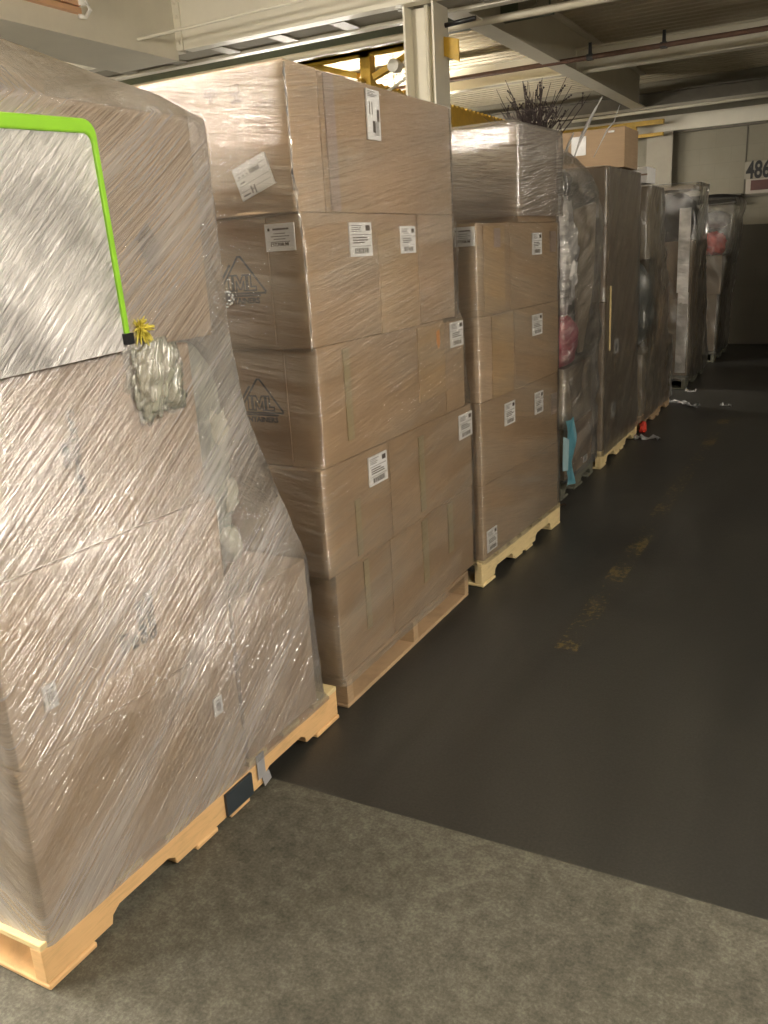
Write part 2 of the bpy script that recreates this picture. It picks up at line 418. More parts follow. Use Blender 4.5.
def pallet(x1, y0, along, deep, label, mat='pine', frame=F0, turned=False, mat2=None, extras=True):
    """48 x 40 in stringer pallet. stringers run along the aisle (y) unless turned"""
    L, Wd = (along, deep) if not turned else (deep, along)
    cx, cy = x1-deep/2, y0+along/2
    root = empty('pallet', frame(cx, cy, 0), frame.rz)
    tag(root, label, 'pallet')
    m = M[mat]; m2 = M[mat2 or mat]
    H = .089; tb = .016; z0 = .016
    # local frame: stringers along local a (length L), boards along b (length Wd)
    def place(o): 
        if turned: o.rotation_euler = (0, 0, R(90))
    sw = .038
    for b in (-Wd/2+sw/2, 0, Wd/2-sw/2):
        bm = bmesh.new(); h0 = z0; h1 = z0+H
        pts = [(-L/2, h0)]
        for c in (-L*.25, L*.25):
            a0, a1 = c-.115, c+.115
            pts += [(a0, h0), (a0+.006, h0+.022), (a0+.028, h0+.036), (a1-.028, h0+.036), (a1-.006, h0+.022), (a1, h0)]
        pts += [(L/2, h0), (L/2, h1), (-L/2, h1)]
        prism(bm, pts, b-sw/2, b+sw/2, 0)     # (d, a, b): x=d, y=a, z=b
        o = bm_obj('stringer', bm, m, root); place(o); bevel(o, .002, 1)
    n = 7; ws = [.14] + [.09]*5 + [.14]; gap = (L-sum(ws))/(n-1); a = -L/2
    rnd = random.Random(int(y0*100))
    for w in ws:
        bm = bmesh.new(); j = rnd.uniform(-.003, .006)
        bx(bm, -Wd/2+j, Wd/2+j*.5, a, a+w, z0+H, z0+H+tb)
        o = bm_obj('deck_board', bm, m2, root); place(o); bevel(o, .002, 1)
        a += w+gap
    for c, w in ((-L/2+.07, .14), (-.10, .09), (.0, .09), (.10, .09), (L/2-.07, .14)) if False else ((-L/2+.07, .14), (-L*.06, .09), (L*.06, .09), (L/2-.07, .14)):
        bm = bmesh.new(); j = rnd.uniform(-.004, .008)
        bx(bm, -Wd/2-j, Wd/2+j, c-w/2, c+w/2, 0, z0)
        o = bm_obj('bottom_board', bm, m, root); place(o); bevel(o, .004, 1)
    return root

def blob(name, cx, cy, cz, rx, ry, rz, mat, parent=None, seed=0, amp=.12, freq=3.0, loc=None, sub=4):
    bm = bmesh.new(); bmesh.ops.create_icosphere(bm, subdivisions=sub, radius=1)
    for v in bm.verts:
        p = v.co.copy(); q = 2.6
        l = (abs(p.x)**q+abs(p.y)**q+abs(p.z)**q)**(1/q); p /= l
        k = 1+amp*noise.noise(p*freq+Vector((seed, seed*.7, 0)))+amp*.6*noise.noise(p*freq*3+Vector((0, seed, 1)))
        v.co = Vector((p.x*rx*k, p.y*ry*k, p.z*rz*k + (rz if parent is None else 0)))
    return bm_obj(name, bm, mat, parent, (cx, cy, cz-(rz if parent is None else 0)), 0, True)

# ------------------------------------------------------------------ camera
H = 1.52
cam = bpy.data.cameras.new('camera'); co = bpy.data.objects.new('camera', cam); C.objects.link(co)
yaw, pitch, roll = R(29), R(17), R(-3.4)
fw = Vector((-math.sin(yaw)*math.cos(pitch), math.cos(yaw)*math.cos(pitch), -math.sin(pitch)))
rt = Vector((math.cos(yaw), math.sin(yaw), 0)); up = rt.cross(fw)
rt2 = rt*math.cos(roll)+up*math.sin(roll); up2 = -rt*math.sin(roll)+up*math.cos(roll)
co.matrix_world = Matrix(((rt2.x, up2.x, -fw.x, 0), (rt2.y, up2.y, -fw.y, 0), (rt2.z, up2.z, -fw.z, H), (0, 0, 0, 1)))
cam.sensor_fit = 'VERTICAL'; cam.sensor_height = 36; cam.lens = 850/1024*36; cam.clip_start = .05; cam.clip_end = 60
bpy.context.scene.camera = co

# ------------------------------------------------------------------ room
XL, XR, YB, YF, ZD = -11.0, 3.6, -4.5, 13.0, 3.50
def floor_mat():
    t = NT('concrete_floor'); o = t.pos(); p = t.n('BsdfPrincipled'); sep = t.n('SeparateXYZ'); t.l(o, sep.inputs[0])
    n1 = t.noise(o, 1.4, 5, .6); n2 = t.noise(o, 22, 8, .75); n3 = t.noise(o, 120, 4, .7)
    light = t.ramp(t.math('ADD', t.math('MULTIPLY', n2, .40), t.math('ADD', t.math('MULTIPLY', n1, .28), t.math('MULTIPLY', n3, .32))),
                   [(.38, (.034, .032, .024)), (.5, (.085, .081, .063)), (.62, (.170, .164, .132))])
    mp = t.n('Mapping'); mp.inputs['Scale'].default_value = (1.6, .5, 1); mp.inputs['Rotation'].default_value = (0, 0, .5); t.l(o, mp.inputs[0])
    n4 = t.noise(mp.outputs[0], 1.1, 4, .55, .6)
    dark = t.ramp(t.math('ADD', t.math('MULTIPLY', n4, .62), t.math('MULTIPLY', n3, .38)), [(.38, (.017, .017, .0155)), (.52, (.029, .0285, .0255)), (.66, (.049, .048, .043))])
    edge = t.math('ADD', sep.outputs[1], t.math('MULTIPLY', t.math('SUBTRACT', n2, .5), .012))
    sel = t.math('GREATER_THAN', edge, 1.785)
    mx = t.n('MixRGB'); t.l(sel, mx.inputs[0]); t.l(light, mx.inputs[1]); t.l(dark, mx.inputs[2])
    # worn yellow lane marks
    dx = t.math('ABSOLUTE', t.math('SUBTRACT', sep.outputs[0], -.865)); inx = t.math('LESS_THAN', dx, .045)
    wear = t.noise(o, 34, 5, .8); g = t.noise(o, 2.3, 2, .5)
    worn = t.math('GREATER_THAN', t.math('ADD', wear, t.math('MULTIPLY', g, .6)), .865)
    rng = t.math('MULTIPLY', t.math('GREATER_THAN', sep.outputs[1], 2.95), t.math('LESS_THAN', sep.outputs[1], 7.6))
    yel = t.math('MULTIPLY', t.math('MULTIPLY', inx, worn), rng)
    m2 = t.n('MixRGB'); t.l(t.math('MULTIPLY', yel, .8), m2.inputs[0]); t.l(mx.outputs[0], m2.inputs[1]); m2.inputs[2].default_value = (.15, .11, .035, 1)
    t.l(m2.outputs[0], p.inputs['Base Color'])
    rr = t.n('MapRange'); rr.inputs[3].default_value = .75; rr.inputs[4].default_value = .42; t.l(sel, rr.inputs[0]); t.l(rr.outputs[0], p.inputs['Roughness'])
    b = t.n('Bump', Strength=.25, Distance=.004); t.l(n2, b.inputs['Height']); t.l(b.outputs[0], p.inputs['Normal'])
    t.l(p.outputs[0], t.out.inputs[0]); return t.m
bm = bmesh.new(); bx(bm, XL, XR, YB, YF, -.1, 0); struct(bm_obj('floor', bm, floor_mat()))
# joint between the two slabs
def wall_mat():
    t = NT('painted_block_wall'); o = t.pos(); p = t.n('BsdfPrincipled', Roughness=.6); sep = t.n('SeparateXYZ'); t.l(o, sep.inputs[0])
    br = t.n('TexBrick', Scale=1.0, Color1=(.30, .277, .21, 1), Color2=(.293, .27, .206, 1), Mortar=(.27, .248, .19, 1))
    br.inputs['Mortar Size'].default_value = .004; br.inputs['Brick Width'].default_value = .4; br.inputs['Row Height'].default_value = .2
    cb = t.n('CombineXYZ'); t.l(t.math('ADD', sep.outputs[0], sep.outputs[1]), cb.inputs[0]); t.l(sep.outputs[2], cb.inputs[1]); t.l(cb.outputs[0], br.inputs[0])
    n = t.noise(o, 1.2, 5, .6); st = t.ramp(n, [(.3, (.75, .74, .70)), (.7, (1, 1, 1))])
    mx = t.n('MixRGB', blend_type='MULTIPLY', _0=1.0); t.l(br.outputs[0], mx.inputs[1]); t.l(st, mx.inputs[2])
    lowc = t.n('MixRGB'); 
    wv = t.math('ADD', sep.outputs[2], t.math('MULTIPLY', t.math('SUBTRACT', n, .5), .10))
    t.l(t.math('LESS_THAN', wv, 1.60), lowc.inputs[0]); t.l(mx.outputs[0], lowc.inputs[1])  # lower wall darkened in its colour to stand for the loads' shadow
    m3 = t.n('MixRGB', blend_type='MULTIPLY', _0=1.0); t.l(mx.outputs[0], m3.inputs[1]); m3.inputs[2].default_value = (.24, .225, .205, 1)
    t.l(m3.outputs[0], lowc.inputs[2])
    t.l(lowc.outputs[0], p.inputs['Base Color'])
    t.l(p.outputs[0], t.out.inputs[0]); return t.m
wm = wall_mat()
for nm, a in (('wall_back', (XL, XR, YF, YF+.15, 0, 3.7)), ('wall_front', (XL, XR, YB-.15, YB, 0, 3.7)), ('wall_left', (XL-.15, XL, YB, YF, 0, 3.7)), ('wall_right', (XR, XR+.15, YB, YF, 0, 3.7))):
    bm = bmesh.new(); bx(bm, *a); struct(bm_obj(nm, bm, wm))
# corrugated roof deck, ribs along x
bm = bmesh.new(); per = .15; y = YB; prof = []
while y < YF+.1:
    prof += [(y, ZD), (y+.05, ZD), (y+.068, ZD+.038), (y+.132, ZD+.038)]; y += per
A = [bm.verts.new((XL, a, b)) for a, b in prof]; B = [bm.verts.new((XR, a, b)) for a, b in prof]
for i in range(len(A)-1): bm.faces.new((A[i], A[i+1], B[i+1], B[i]))
A2 = [bm.verts.new((XL, a, b+.012)) for a, b in prof]; B2 = [bm.verts.new((XR, a, b+.012)) for a, b in prof]
for i in range(len(A)-1): bm.faces.new((A2[i], B2[i], B2[i+1], A2[i+1]))
M['deck'] = plain('painted_steel_deck', (.50, .44, .32), .5, var=.08, scale=1.5)
struct(bm_obj('ceiling', bm, M['deck']))

def ibeam_x(name, y, z0, z1, x0, x1, fl=.14, mat='steel_cream', web=.012, tf=.014):
    bm = bmesh.new(); bx(bm, x0, x1, y-fl/2, y+fl/2, z0, z0+tf); bx(bm, x0, x1, y-fl/2, y+fl/2, z1-tf, z1); bx(bm, x0, x1, y-web/2, y+web/2, z0+tf, z1-tf)
    return struct(bm_obj(name, bm, M[mat]))
def ibeam_y(name, x, z0, z1, y0, y1, fl=.16, mat='steel_cream', web=.012, tf=.014):
    bm = bmesh.new(); bx(bm, x-fl/2, x+fl/2, y0, y1, z0, z0+tf); bx(bm, x-fl/2, x+fl/2, y0, y1, z1-tf, z1); bx(bm, x-web/2, x+web/2, y0, y1, z0+tf, z1-tf)
    return struct(bm_obj(name, bm, M[mat]))
# main girder across the room: two plated channels with a stepped soffit
bm = bmesh.new()
bx(bm, XL, -4.80, 5.80, 5.90, 3.10, ZD); bx(bm, -4.74, XR, 5.80, 5.90, 3.10, ZD)
bx(bm, XL, XR, 6.22, 6.30, 3.10, ZD)
struct(bm_obj('trim_1', bm, M['steel_cream']))
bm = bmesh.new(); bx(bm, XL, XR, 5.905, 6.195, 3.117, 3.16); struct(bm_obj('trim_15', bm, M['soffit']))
bm = bmesh.new(); bx(bm, -4.80, -4.74, 5.785, 5.80, 3.10, ZD)
for k in range(4): 
    bmesh.ops.create_uvsphere(bm, u_segments=8, v_segments=5, radius=.014, matrix=Matrix.Translation((-4.77, 5.785, 3.15+k*.09)))
struct(bm_obj('trim_2', bm, M['steel_cream']))
bm = bmesh.new(); bx(bm, XL, XR, 6.20, 6.22, 3.13, 3.3)
for x in [-9+i*.55 for i in range(14)]: bx(bm, x, x+.12, 5.94, 6.18, 3.105, 3.116)
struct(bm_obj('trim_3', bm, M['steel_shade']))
# long beam running with the row on the left
bm = bmesh.new(); bx(bm, -4.90, -4.80, YB, 5.80, 3.05, ZD); bx(bm, -5.42, -4.80, YB, 5.80, 3.03, 3.05); bx(bm, -5.42, -5.40, YB, 5.8, 3.05, ZD)
struct(bm_obj('trim_4', bm, M['steel_cream']))
ibeam_y('trim_5', -2.66, 3.10, ZD, 6.3, 12.2, .17, 'steel_cream')
struct(bpy.data.objects['trim_5'])
ibeam_x('trim_6', 9.32, 3.12, 3.34, XL, XR, .12, 'steel_cream')
ibeam_x('trim_7', 12.28, 3.08, 3.27, XL, XR, .18, 'steel_dark')
bm = bmesh.new(); bx(bm, XL, XR, 12.15, 12.18, 3.07, 3.10); struct(bm_obj('trim_8', bm, M['steel_shade']))
for i, (x) in enumerate((.6, -7.4)): ibeam_y('trim_%d' % (9+i), x, 3.10, ZD, 6.3, 12.2, .17, 'steel_cream')
# header and steel edge of the far wall
bm = bmesh.new(); bx(bm, XL, XR, 12.88, 13.0, 2.86, 3.05); struct(bm_obj('trim_11', bm, M['steel_cream']))
bm = bmesh.new(); bx(bm, XL, XR, 12.93, 13.0, 2.83, 2.86); bx(bm, -1.42, XR, 12.93, 13.0, 1.94, 1.965); bx(bm, -1.42, -1.41, 12.985, 13.0, 1.96, 2.83)
struct(bm_obj('trim_12', bm, M['steel_dark']))
bm = bmesh.new(); bx(bm, -2.60, -2.38, 12.80, 12.95, 0, 2.85); bx(bm, -2.66, -2.32, 12.78, 12.80, 0, 2.85); struct(bm_obj('trim_13', bm, M['steel_shade']))
bm = bmesh.new(); bx(bm, -1.95, -1.43, 12.80, 12.99, 1.88, 1.99)
for x in (-1.85, -1.5): bmesh.ops.create_uvsphere(bm, u_segments=8, v_segments=5, radius=.03, matrix=Matrix.Translation((x, 12.80, 1.93)))
struct(bm_obj('trim_14', bm, M['steel_dark']))
# column behind the second load
cr = empty('steel_column', (-2.76, 5.98, 0)); tag(cr, 'cream painted steel H column rising behind the second pallet load', 'column')
bm = bmesh.new(); bx(bm, -.115, -.10, -.12, .12, 0, ZD-.4); bx(bm, .10, .115, -.12, .12, 0, ZD-.4); bx(bm, -.10, .10, -.007, .007, 0, ZD-.4)
bm.verts.ensure_lookup_table()
bmesh.ops.rotate(bm, verts=bm.verts, cent=(0,0,0), matrix=Matrix.Rotation(0, 3, 'Z')); 
bm_obj('shaft', bm, M['steel_cream'], cr)
bm = bmesh.new(); bx(bm, -.17, .17, -.17, .17, 0, .02); bm_obj('base_plate', bm, M['steel_shade'], cr)
bm = bmesh.new(); tube(bm, [(.03, -.045, 0), (.03, -.045, ZD-.4)], .016, 8); bm_obj('conduit', bm, M['conduit'], cr)

def pipe(name, pts, r, mat, label, cat='pipe', seg=8):
    bm = bmesh.new(); o = Vector(pts[0]); tube(bm, [Vector(p)-o for p in pts], r, seg)
    ob = bm_obj(name, bm, M[mat], None, o, 0, True); tag(ob, label, cat); return ob
pipe('electrical_conduit', [(-9, 5.36, 3.10), (-6.0, 5.36, 3.10), (-4.2, 5.36, 3.115), (-2.5, 5.38, 3.14), (XR, 5.38, 3.14)], .011, 'conduit', 'thin white conduit crossing the ceiling just before the main girder', 'conduit')
pipe('water_pipe', [(-9, 6.58, 3.09), (XR, 6.62, 3.10)], .028, 'pipe_cream', 'cream pipe running across just behind the main girder and column', 'pipe')
sp = empty('sprinkler_pipe', (-2, 8.5, 3.05)); tag(sp, 'thin rust brown sprinkler pipe crossing below the corrugated roof deck', 'pipe')
bm = bmesh.new(); tube(bm, [(-7, .15, .05), (5.6, -.12, .05)], .022, 8); bm_obj('pipe_run', bm, M['pipe_rust'], sp, smooth=True)
for x, y in ((.35, 0), (-.30, .01)):
    bm = bmesh.new(); tube(bm, [(x, y, .05), (x, y, .17)], [.018, .014], 8); bx(bm, x-.028, x+.028, y-.025, y+.025, .026, .074); bx(bm, x-.012, x+.012, y-.012, y+.012, .12, .17)
    bm_obj('sprinkler_head', bm, M['black'], sp)
# small fixture end at the top left: wood coloured trunking with a white hook
tk = empty('cable_trunking', (-5.0, 4.3, 3.17)); tag(tk, 'peach wooden trunking fixed on the long cream beam at top left', 'trunking')
bm = bmesh.new()
for z in (0, .045, .09): bx(bm, .20, .24, -1.6, .50, z, z+.035)
bm_obj('rail', bm, plain('peach_wood', (.75, .45, .26), .5), tk)
bm = bmesh.new(); tube(bm, [(.25, .5, .16), (.27, .52, .08), (.26, .56, .03), (.25, .52, -.02), (.24, .47, -.02)], .014, 8)
bx(bm, .2, .27, .48, .54, .05, .18)
bm_obj('hook', bm, M['white_hook'], tk, smooth=True)

# crane runway: dark green cross beam, yellow channel with braces and toothed rail
bm = bmesh.new(); bx(bm, -3.5, 1.35, -.06, -.045, 0, .17); bx(bm, -3.5, 1.35, -.045, .05, 0, .014); bx(bm, -3.5, 1.35, -.045, .05, .156, .17)
g = bm_obj('crane_beam', bm, M['steel_green'], None, (-3.6, 7.22, 3.21)); tag(g, 'dark green steel crossbeam above the yellow hoist frame', 'beam')
bm = bmesh.new(); bx(bm, -.12, .12, -.02, .0, -.05, .12); bmesh.ops.create_cone(bm, cap_ends=True, segments=12, radius1=.035, radius2=.035, depth=.03, matrix=Matrix.Translation((.0, -.03, .04)) @ Matrix.Rotation(R(90), 4, 'X'))
o = bm_obj('splice_plate', bm, M['steel_shade'], g, (1.22, -.06, .04))
hf = empty('hoist_frame', (-4.0, 7.4, 2.84)); tag(hf, 'yellow hoist frame with angled braces hanging under the green crossbeam', 'hoist')
def bar(bm, a, b, w, h):
    a, b = Vector(a), Vector(b); d = b-a; L = d.length; q = d.to_track_quat('Y', 'Z').to_matrix().to_4x4()
    bx(bm, -w/2, w/2, 0, L, -h/2, h/2, Matrix.Translation(a) @ q)
bm = bmesh.new(); bx(bm, -1.4, .75, -.05, .06, .36, .385); bx(bm, -1.4, .75, -.05, -.035, .33, .41); bm_obj('channel', bm, M['yellow'], hf)
for a, b in (((-.62, 0, .36), (-.10, 0, .20)), ((.60, 0, .36), (.06, 0, .17))):
    bm = bmesh.new(); bar(bm, a, b, .06, .05); bm_obj('brace', bm, M['yellow'], hf)
bm = bmesh.new(); bx(bm, -.05, .05, -.05, .05, -.14, .36); bm_obj('hanger_post', bm, M['yellow'], hf)
bm = bmesh.new(); bmesh.ops.create_cone(bm, cap_ends=True, segments=14, radius1=.055, radius2=.055, depth=.09, matrix=Matrix.Translation((.30, -.05, .22)) @ Matrix.Rotation(R(90), 4, 'X'))
bm_obj('roller', bm, M['white_hook'], hf)
bm = bmesh.new(); pts = [(-.18, 0), (5.3, 0), (5.3, .27)]
y = 5.3
while y > -.12: pts += [(y-.06, .30), (y-.09, .27)]; y -= .12
prism(bm, [(a, b) for a, b in pts] + [(-.18, .27)], -.04, .0, 0)
rr = bm_obj('toothed_rail', bm, M['yellow'], None, (-4.0, 7.45, 2.70)); tag(rr, 'long yellow rail with a toothed upper edge running behind the loads', 'rail')
for i, (x, y, z, l, lab) in enumerate(((-3.0, 12.55, 2.92, 'x', 'yellow crossbar fixed high before the far wall'),)):
    bm = bmesh.new(); bx(bm, -1.1, .6, -.04, .04, 0, .06); bx(bm, -1.1, .6, -.03, .03, -.14, -.10); bx(bm, .15, .25, -.03, .03, -.10, 0)
    tag(bm_obj('crossbar', bm, M['yellow'], None, (x, y, z)), lab, 'bar')
bm = bmesh.new(); prism(bm, [(0, .11), (.11, .08), (.11, -.06), (0, -.01)], -.008, .008, 1)
tag(bm_obj('steel_bracket', bm, M['yellow'], None, (-2.644, 6.02, 2.80)), 'small yellow bracket plate fixed on the right side of the cream column', 'bracket')
pipe('cable_bar', [(-2.646, 6.05, 2.985), (-2.42, 6.05, 2.995)], .016, 'black', 'short black bar right of the cream column under the roof', 'bar')
pipe('cream_strut', [(-3.4, 7.5, 3.1), (-3.9, 7.45, 2.86)], .014, 'conduit', 'thin cream rod beside the yellow hoist brace', 'rod')
pipe('ceiling_conduit', [(-3.5, 12.1, 3.03), (-2.2, 12.1, 3.04), (-.5, 12.1, 3.05)], .02, 'conduit', 'pale conduit hanging under the dark far girder', 'conduit')

# number sign on the far wall
sg = empty('dock_number_sign', (-1.05, 12.99, 2.0)); tag(sg, 'dock sign with black 486 above a framed dark red board', 'sign')
bm = bmesh.new(); add_mesh(bm, text_mesh('486', .30, .004, .008, .66), Matrix.Translation((-.20, -.012, .265)) @ Matrix.Rotation(R(90), 4, 'X')); bm_obj('number', bm, M['ink'], sg)
bm = bmesh.new(); bx(bm, -.37, -.02, -.006, .0, .17, .38); bm_obj('number_plate', bm, M['steel_shade'], sg)
bm = bmesh.new(); bx(bm, -.34, .40, -.03, 0, -.02, .165); bm_obj('sign_frame', bm, M['sign_frame'], sg)
bm = bmesh.new(); bx(bm, -.28, .36, -.036, -.028, .02, .145); bm_obj('sign_board', bm, M['sign_brown'], sg)

# ------------------------------------------------------------------ load 1 (nearest)
XF = -1.43; XB = -2.43
pallet(XF, .925, 1.245, 1.016, 'fresh pine pallet under the nearest film wrapped load', 'pine', mat2='pine_pale')
bm = bmesh.new(); bx(bm, -.004, .004, -.06, .06, -.035, .035)
tag(bm_obj('blue_grey_sheet', bm, M['bluegrey'], None, (XF+.006, 1.615, .058)), 'dark blue-grey sheet hanging over the edge of the nearest pallet', 'sheet')
bm = bmesh.new(); bx(bm, 0, .003, -.018, .018, -.05, .03); bx(bm, 0, .003, -.014, .022, -.085, -.05, Matrix.Rotation(.25, 4, 'X'))
tag(bm_obj('tape_strip', bm, M['duct_tape'], None, (XF+.004, 1.725, .095)), 'grey tape strip dangling from the edge of the nearest pallet', 'tape')
Z0 = .122
c = Carton(XB, XF, .955, 1.67, Z0, .530, 'big brown carton at the bottom near corner of the nearest load', 'kraft_pale')
c.label('front', 1.575, .365, .034, .052, 'small')
c = Carton(XB, XF, .965, 1.672, .531, .935, 'brown carton second from the bottom of the nearest load', 'kraft_pale')
c.label('front', 1.065, .66, .034, .056, 'small')
c.print_text('front', 1.335, .655, 'QTY\nMI.\nCARTON\nCUSTOMR', .031, 'ink', 90, .0014, .85, align='LEFT')
c = Carton(XB, XF, .960, 1.640, .936, 1.335, 'brown carton third from the bottom of the nearest load', 'kraft')
c.print_text('front', 1.225, 1.15, 'CARTON-LINE\nMFG', .028, 'ink', -90, .0010)
c = Carton(XB, XF-.005, 1.69, 2.06, Z0, .62, 'brown carton at the bottom far corner of the nearest load', 'kraft_pale')
c = Carton(-1.70, XF-.04, 1.15, 1.785, 1.337, 1.86, 'tall brown carton standing behind the lime green frame', 'kraft')
c = Carton(-2.35, -1.74, 1.02, 1.60, 1.337, 1.96, 'brown carton at the very top of the nearest load, inside the film', 'kraft', parts=False)
# grey-green rolled bundle between cartons
bn = empty('cloth_bundle', (-1.62, 1.755, .622)); tag(bn, 'grey-green cloth bundle standing at the far edge of the nearest load', 'bundle')
bm = bmesh.new()
for z in range(19):
    pass
blob('roll', 0, 0, .36, .16, .062, .36, M['cloth_grey'], bn, 3, .10, 3)
for k, z in enumerate((.14, .28, .47)): blob('cream_patch', .135, .01+.01*(k % 2), z, .035, .035, .05, M['cream_cloth'], bn, k, .3, 3, sub=3)
# lime green framed board, its pale face painted as film glare
gf = empty('green_framed_board', (-1.419, 1.213, 1.337)); gf.rotation_euler = (R(2.2), 0, 0); tag(gf, 'lime green framed board with painted film glare on top of the nearest load', 'framed board')
def rframe(bm, y0, y1, z0, z1, ty, tz, d, r):
    # inverted U frame with a rounded top corner, rectangular section
    outer = [(y1, z0)] + [(y1-r+r*math.cos(R(a)), z1-r+r*math.sin(R(a))) for a in range(0, 91, 15)] + [(y0+r-r*math.sin(R(a)), z1-r+r*math.cos(R(a))) for a in range(0, 91, 15)] + [(y0, z0)]
    ri = r*.6
    inner = [(y0+ty, z0)] + [(y0+ty+ri-ri*math.cos(R(a)), z1-tz-ri+ri*math.sin(R(a))) for a in range(0, 91, 15)] + [(y1-ty-ri+ri*math.sin(R(a)), z1-tz-ri+ri*math.cos(R(a))) for a in range(0, 91, 15)] + [(y1-ty, z0)]
    pts = outer+inner; n = len(pts)
    for d0, fl in ((0, 0), (d, 1)):
        pass
    A = [bm.verts.new((0, a, b)) for a, b in pts]; B = [bm.verts.new((d, a, b)) for a, b in pts]
    h = len(outer)
    for i in range(h-1):
        o0, o1, i0, i1 = i, i+1, n-1-i, n-2-i
        bm.faces.new((A[o0], A[o1], A[i1], A[i0])); bm.faces.new((B[o0], B[i0], B[i1], B[o1]))
    for i in range(n):
        j = (i+1) % n; bm.faces.new((A[i], B[i], B[j], A[j]))
bm = bmesh.new(); rframe(bm, -.25, .208, .03, .468, .014, .028, .020, .03); fr = bm_obj('frame', bm, M['green'], gf); bevel(fr, .004)
bm = bmesh.new(); bx(bm, .006, .014, -.238, .196, .0, .443); bm_obj('board', bm, M['glare_board'], gf)
for y in (-.25, .19):
    bm = bmesh.new(); bx(bm, -.002, .027, y-.002, y+.020, .012, .036); bm_obj('end_cap', bm, M['black'], gf)
# tufts and crumpled plastic under the frame
bm = bmesh.new(); rnd = random.Random(4)
for k in range(120):
    a, b = rnd.uniform(0, 6.28), rnd.uniform(-1.2, 1.2); d = Vector((abs(math.cos(a)*math.cos(b)), math.sin(a)*math.cos(b), math.sin(b)))*rnd.uniform(.018, .038)
    tube(bm, [(0, 0, 0), d*.6, d+Vector((0, 0, -.004))], [.0028, .002, .001], 4)
bmesh.ops.translate(bm, verts=bm.verts, vec=(0, 0, .036))
tag(bm_obj('yellow_tuft', bm, M['tuft_yellow'], None, (-1.425, 1.475, 1.345)), 'fuzzy yellow tuft beside the lower end of the green frame', 'tuft')
o = blob('crumpled_plastic', -1.424, 1.505, 1.27, .016, .085, .085, M['pale_bag'], None, 9, .42, 1.9, sub=5); tag(o, 'crumpled pale green plastic bag below the green frame', 'plastic bag')
bm = bmesh.new(); bx(bm, 0, .012, 0, .035, 0, .05); bx(bm, .012, .016, .008, .027, .012, .045)
tag(bm_obj('dark_clip', bm, M['black'], None, (-1.427, 1.325, 1.345)), 'small dark clip left of the lower end of the green frame', 'clip')
bm = bmesh.new(); prism(bm, [(0, .05), (.035, .085), (.075, .03), (.03, -.03)], 0, .004, 0)
tag(bm_obj('hole_patch', bm, M['dark_brown'], None, (-1.462, 1.545, 1.53)), 'dark brown patch drawn as a hole right of the green frame', 'scrap')  # flat dark patch painted for the shade inside a diamond-shaped hole
film('stretch_wrap', [(.105, XB-.01, XF, .945, 2.12), (.14, XB, XF, .948, 2.09), (.50, XB, XF+.004, .952, 2.06), (.63, XB, XF, .955, 2.06),
     (.85, XB, XF+.002, .955, 1.955), (1.12, XB, XF, .955, 1.835), (1.30, XB, XF, .95, 1.805), (1.38, XB, XF, .95, 1.80), (1.70, XB, XF, .96, 1.795), (1.85, XB, XF, .97, 1.79),
     (1.905, XB+.03, -1.50, .98, 1.72), (1.945, XB+.06, -1.56, .99, 1.56), (1.99, XB+.08, -1.62, 1.0, 1.40), (2.03, XB+.15, -1.72, 1.02, 1.25), (2.05, -2.2, -1.9, 1.05, 1.12)],
     'film1', 'thick creased clear stretch film around the nearest pallet load', amp=.005, seed=1, ang=38, step=.018)

# ------------------------------------------------------------------ load 2
pallet(XF+.005, 2.235, 1.085, 1.12, 'old pine pallet under the second load with the triangle logo cartons', 'pine_old', turned=True, mat2='pine_old')
D2 = -2.42
c = Carton(D2, XF, 2.225, 2.612, Z0, .500, 'brown carton at the bottom near corner of the second load', 'kraft'); c.patch('tape', 'front', 2.42, .36, .035, .26, 'tape_green')
c = Carton(D2, XF, 2.618, 3.405, Z0, .500, 'wide brown carton at the bottom far side of the second load', 'kraft'); c.patch('tape', 'front', 2.90, .36, .05, .26, 'tape_green'); c.patch('tape', 'front', 3.15, .38, .05, .22, 'tape_green')
c = Carton(D2, XF, 2.185, 2.640, .501, .868, 'brown carton second from bottom near corner of second load', 'kraft'); c.label('front', 2.545, .79, .135, .105); c.patch('tape', 'front', 2.39, .62, .035, .2, 'tape_green')
c = Carton(D2, XF, 2.646, 3.415, .501, .868, 'wide brown carton on second tier of second load with corner label', 'kraft'); c.label('front', 3.34, .785, .14, .105); c.patch('tape', 'front', 2.90, .68, .045, .3, 'tape_green')
c = Carton(D2, XF, 2.215, 3.160, .869, 1.250, 'brown carton showing the crisp IML triangle logo on its end', 'kraft')
logo(c, -1.657, 1.085, .175, .135); c.patch('tape', 'front', 2.38, 1.08, .04, .30, 'tape_green'); c.patch('stained_patch', 'front', 3.03, 1.10, .24, .28, 'kraft_yellow', off=-.0006)
c.patch('board_tone', 'end', -1.70, 1.06, .30, .37, 'board_tone', off=-.0006)
c = Carton(D2, XF, 3.166, 3.355, .869, 1.235, 'narrow brown carton on third tier beside the orange tag', 'kraft'); c.label('front', 3.275, 1.18, .13, .10)
c = Carton(D2, XF, 2.190, 2.955, 1.251, 1.643, 'brown carton showing the scuffed IML triangle logo and price notice', 'kraft')
logo(c, -1.665, 1.462, .18, .135); c.label('end', -1.506, 1.578, .104, .078, 'notice'); c.label('front', 2.523, 1.562, .145, .105); c.label('front', 2.865, 1.556, .12, .092)
c.patch('stained_patch', 'front', 2.79, 1.42, .30, .34, 'kraft_yellow', off=-.0006); c.patch('board_tone', 'end', -1.69, 1.45, .27, .37, 'board_tone', off=-.0006)
bm = bmesh.new()
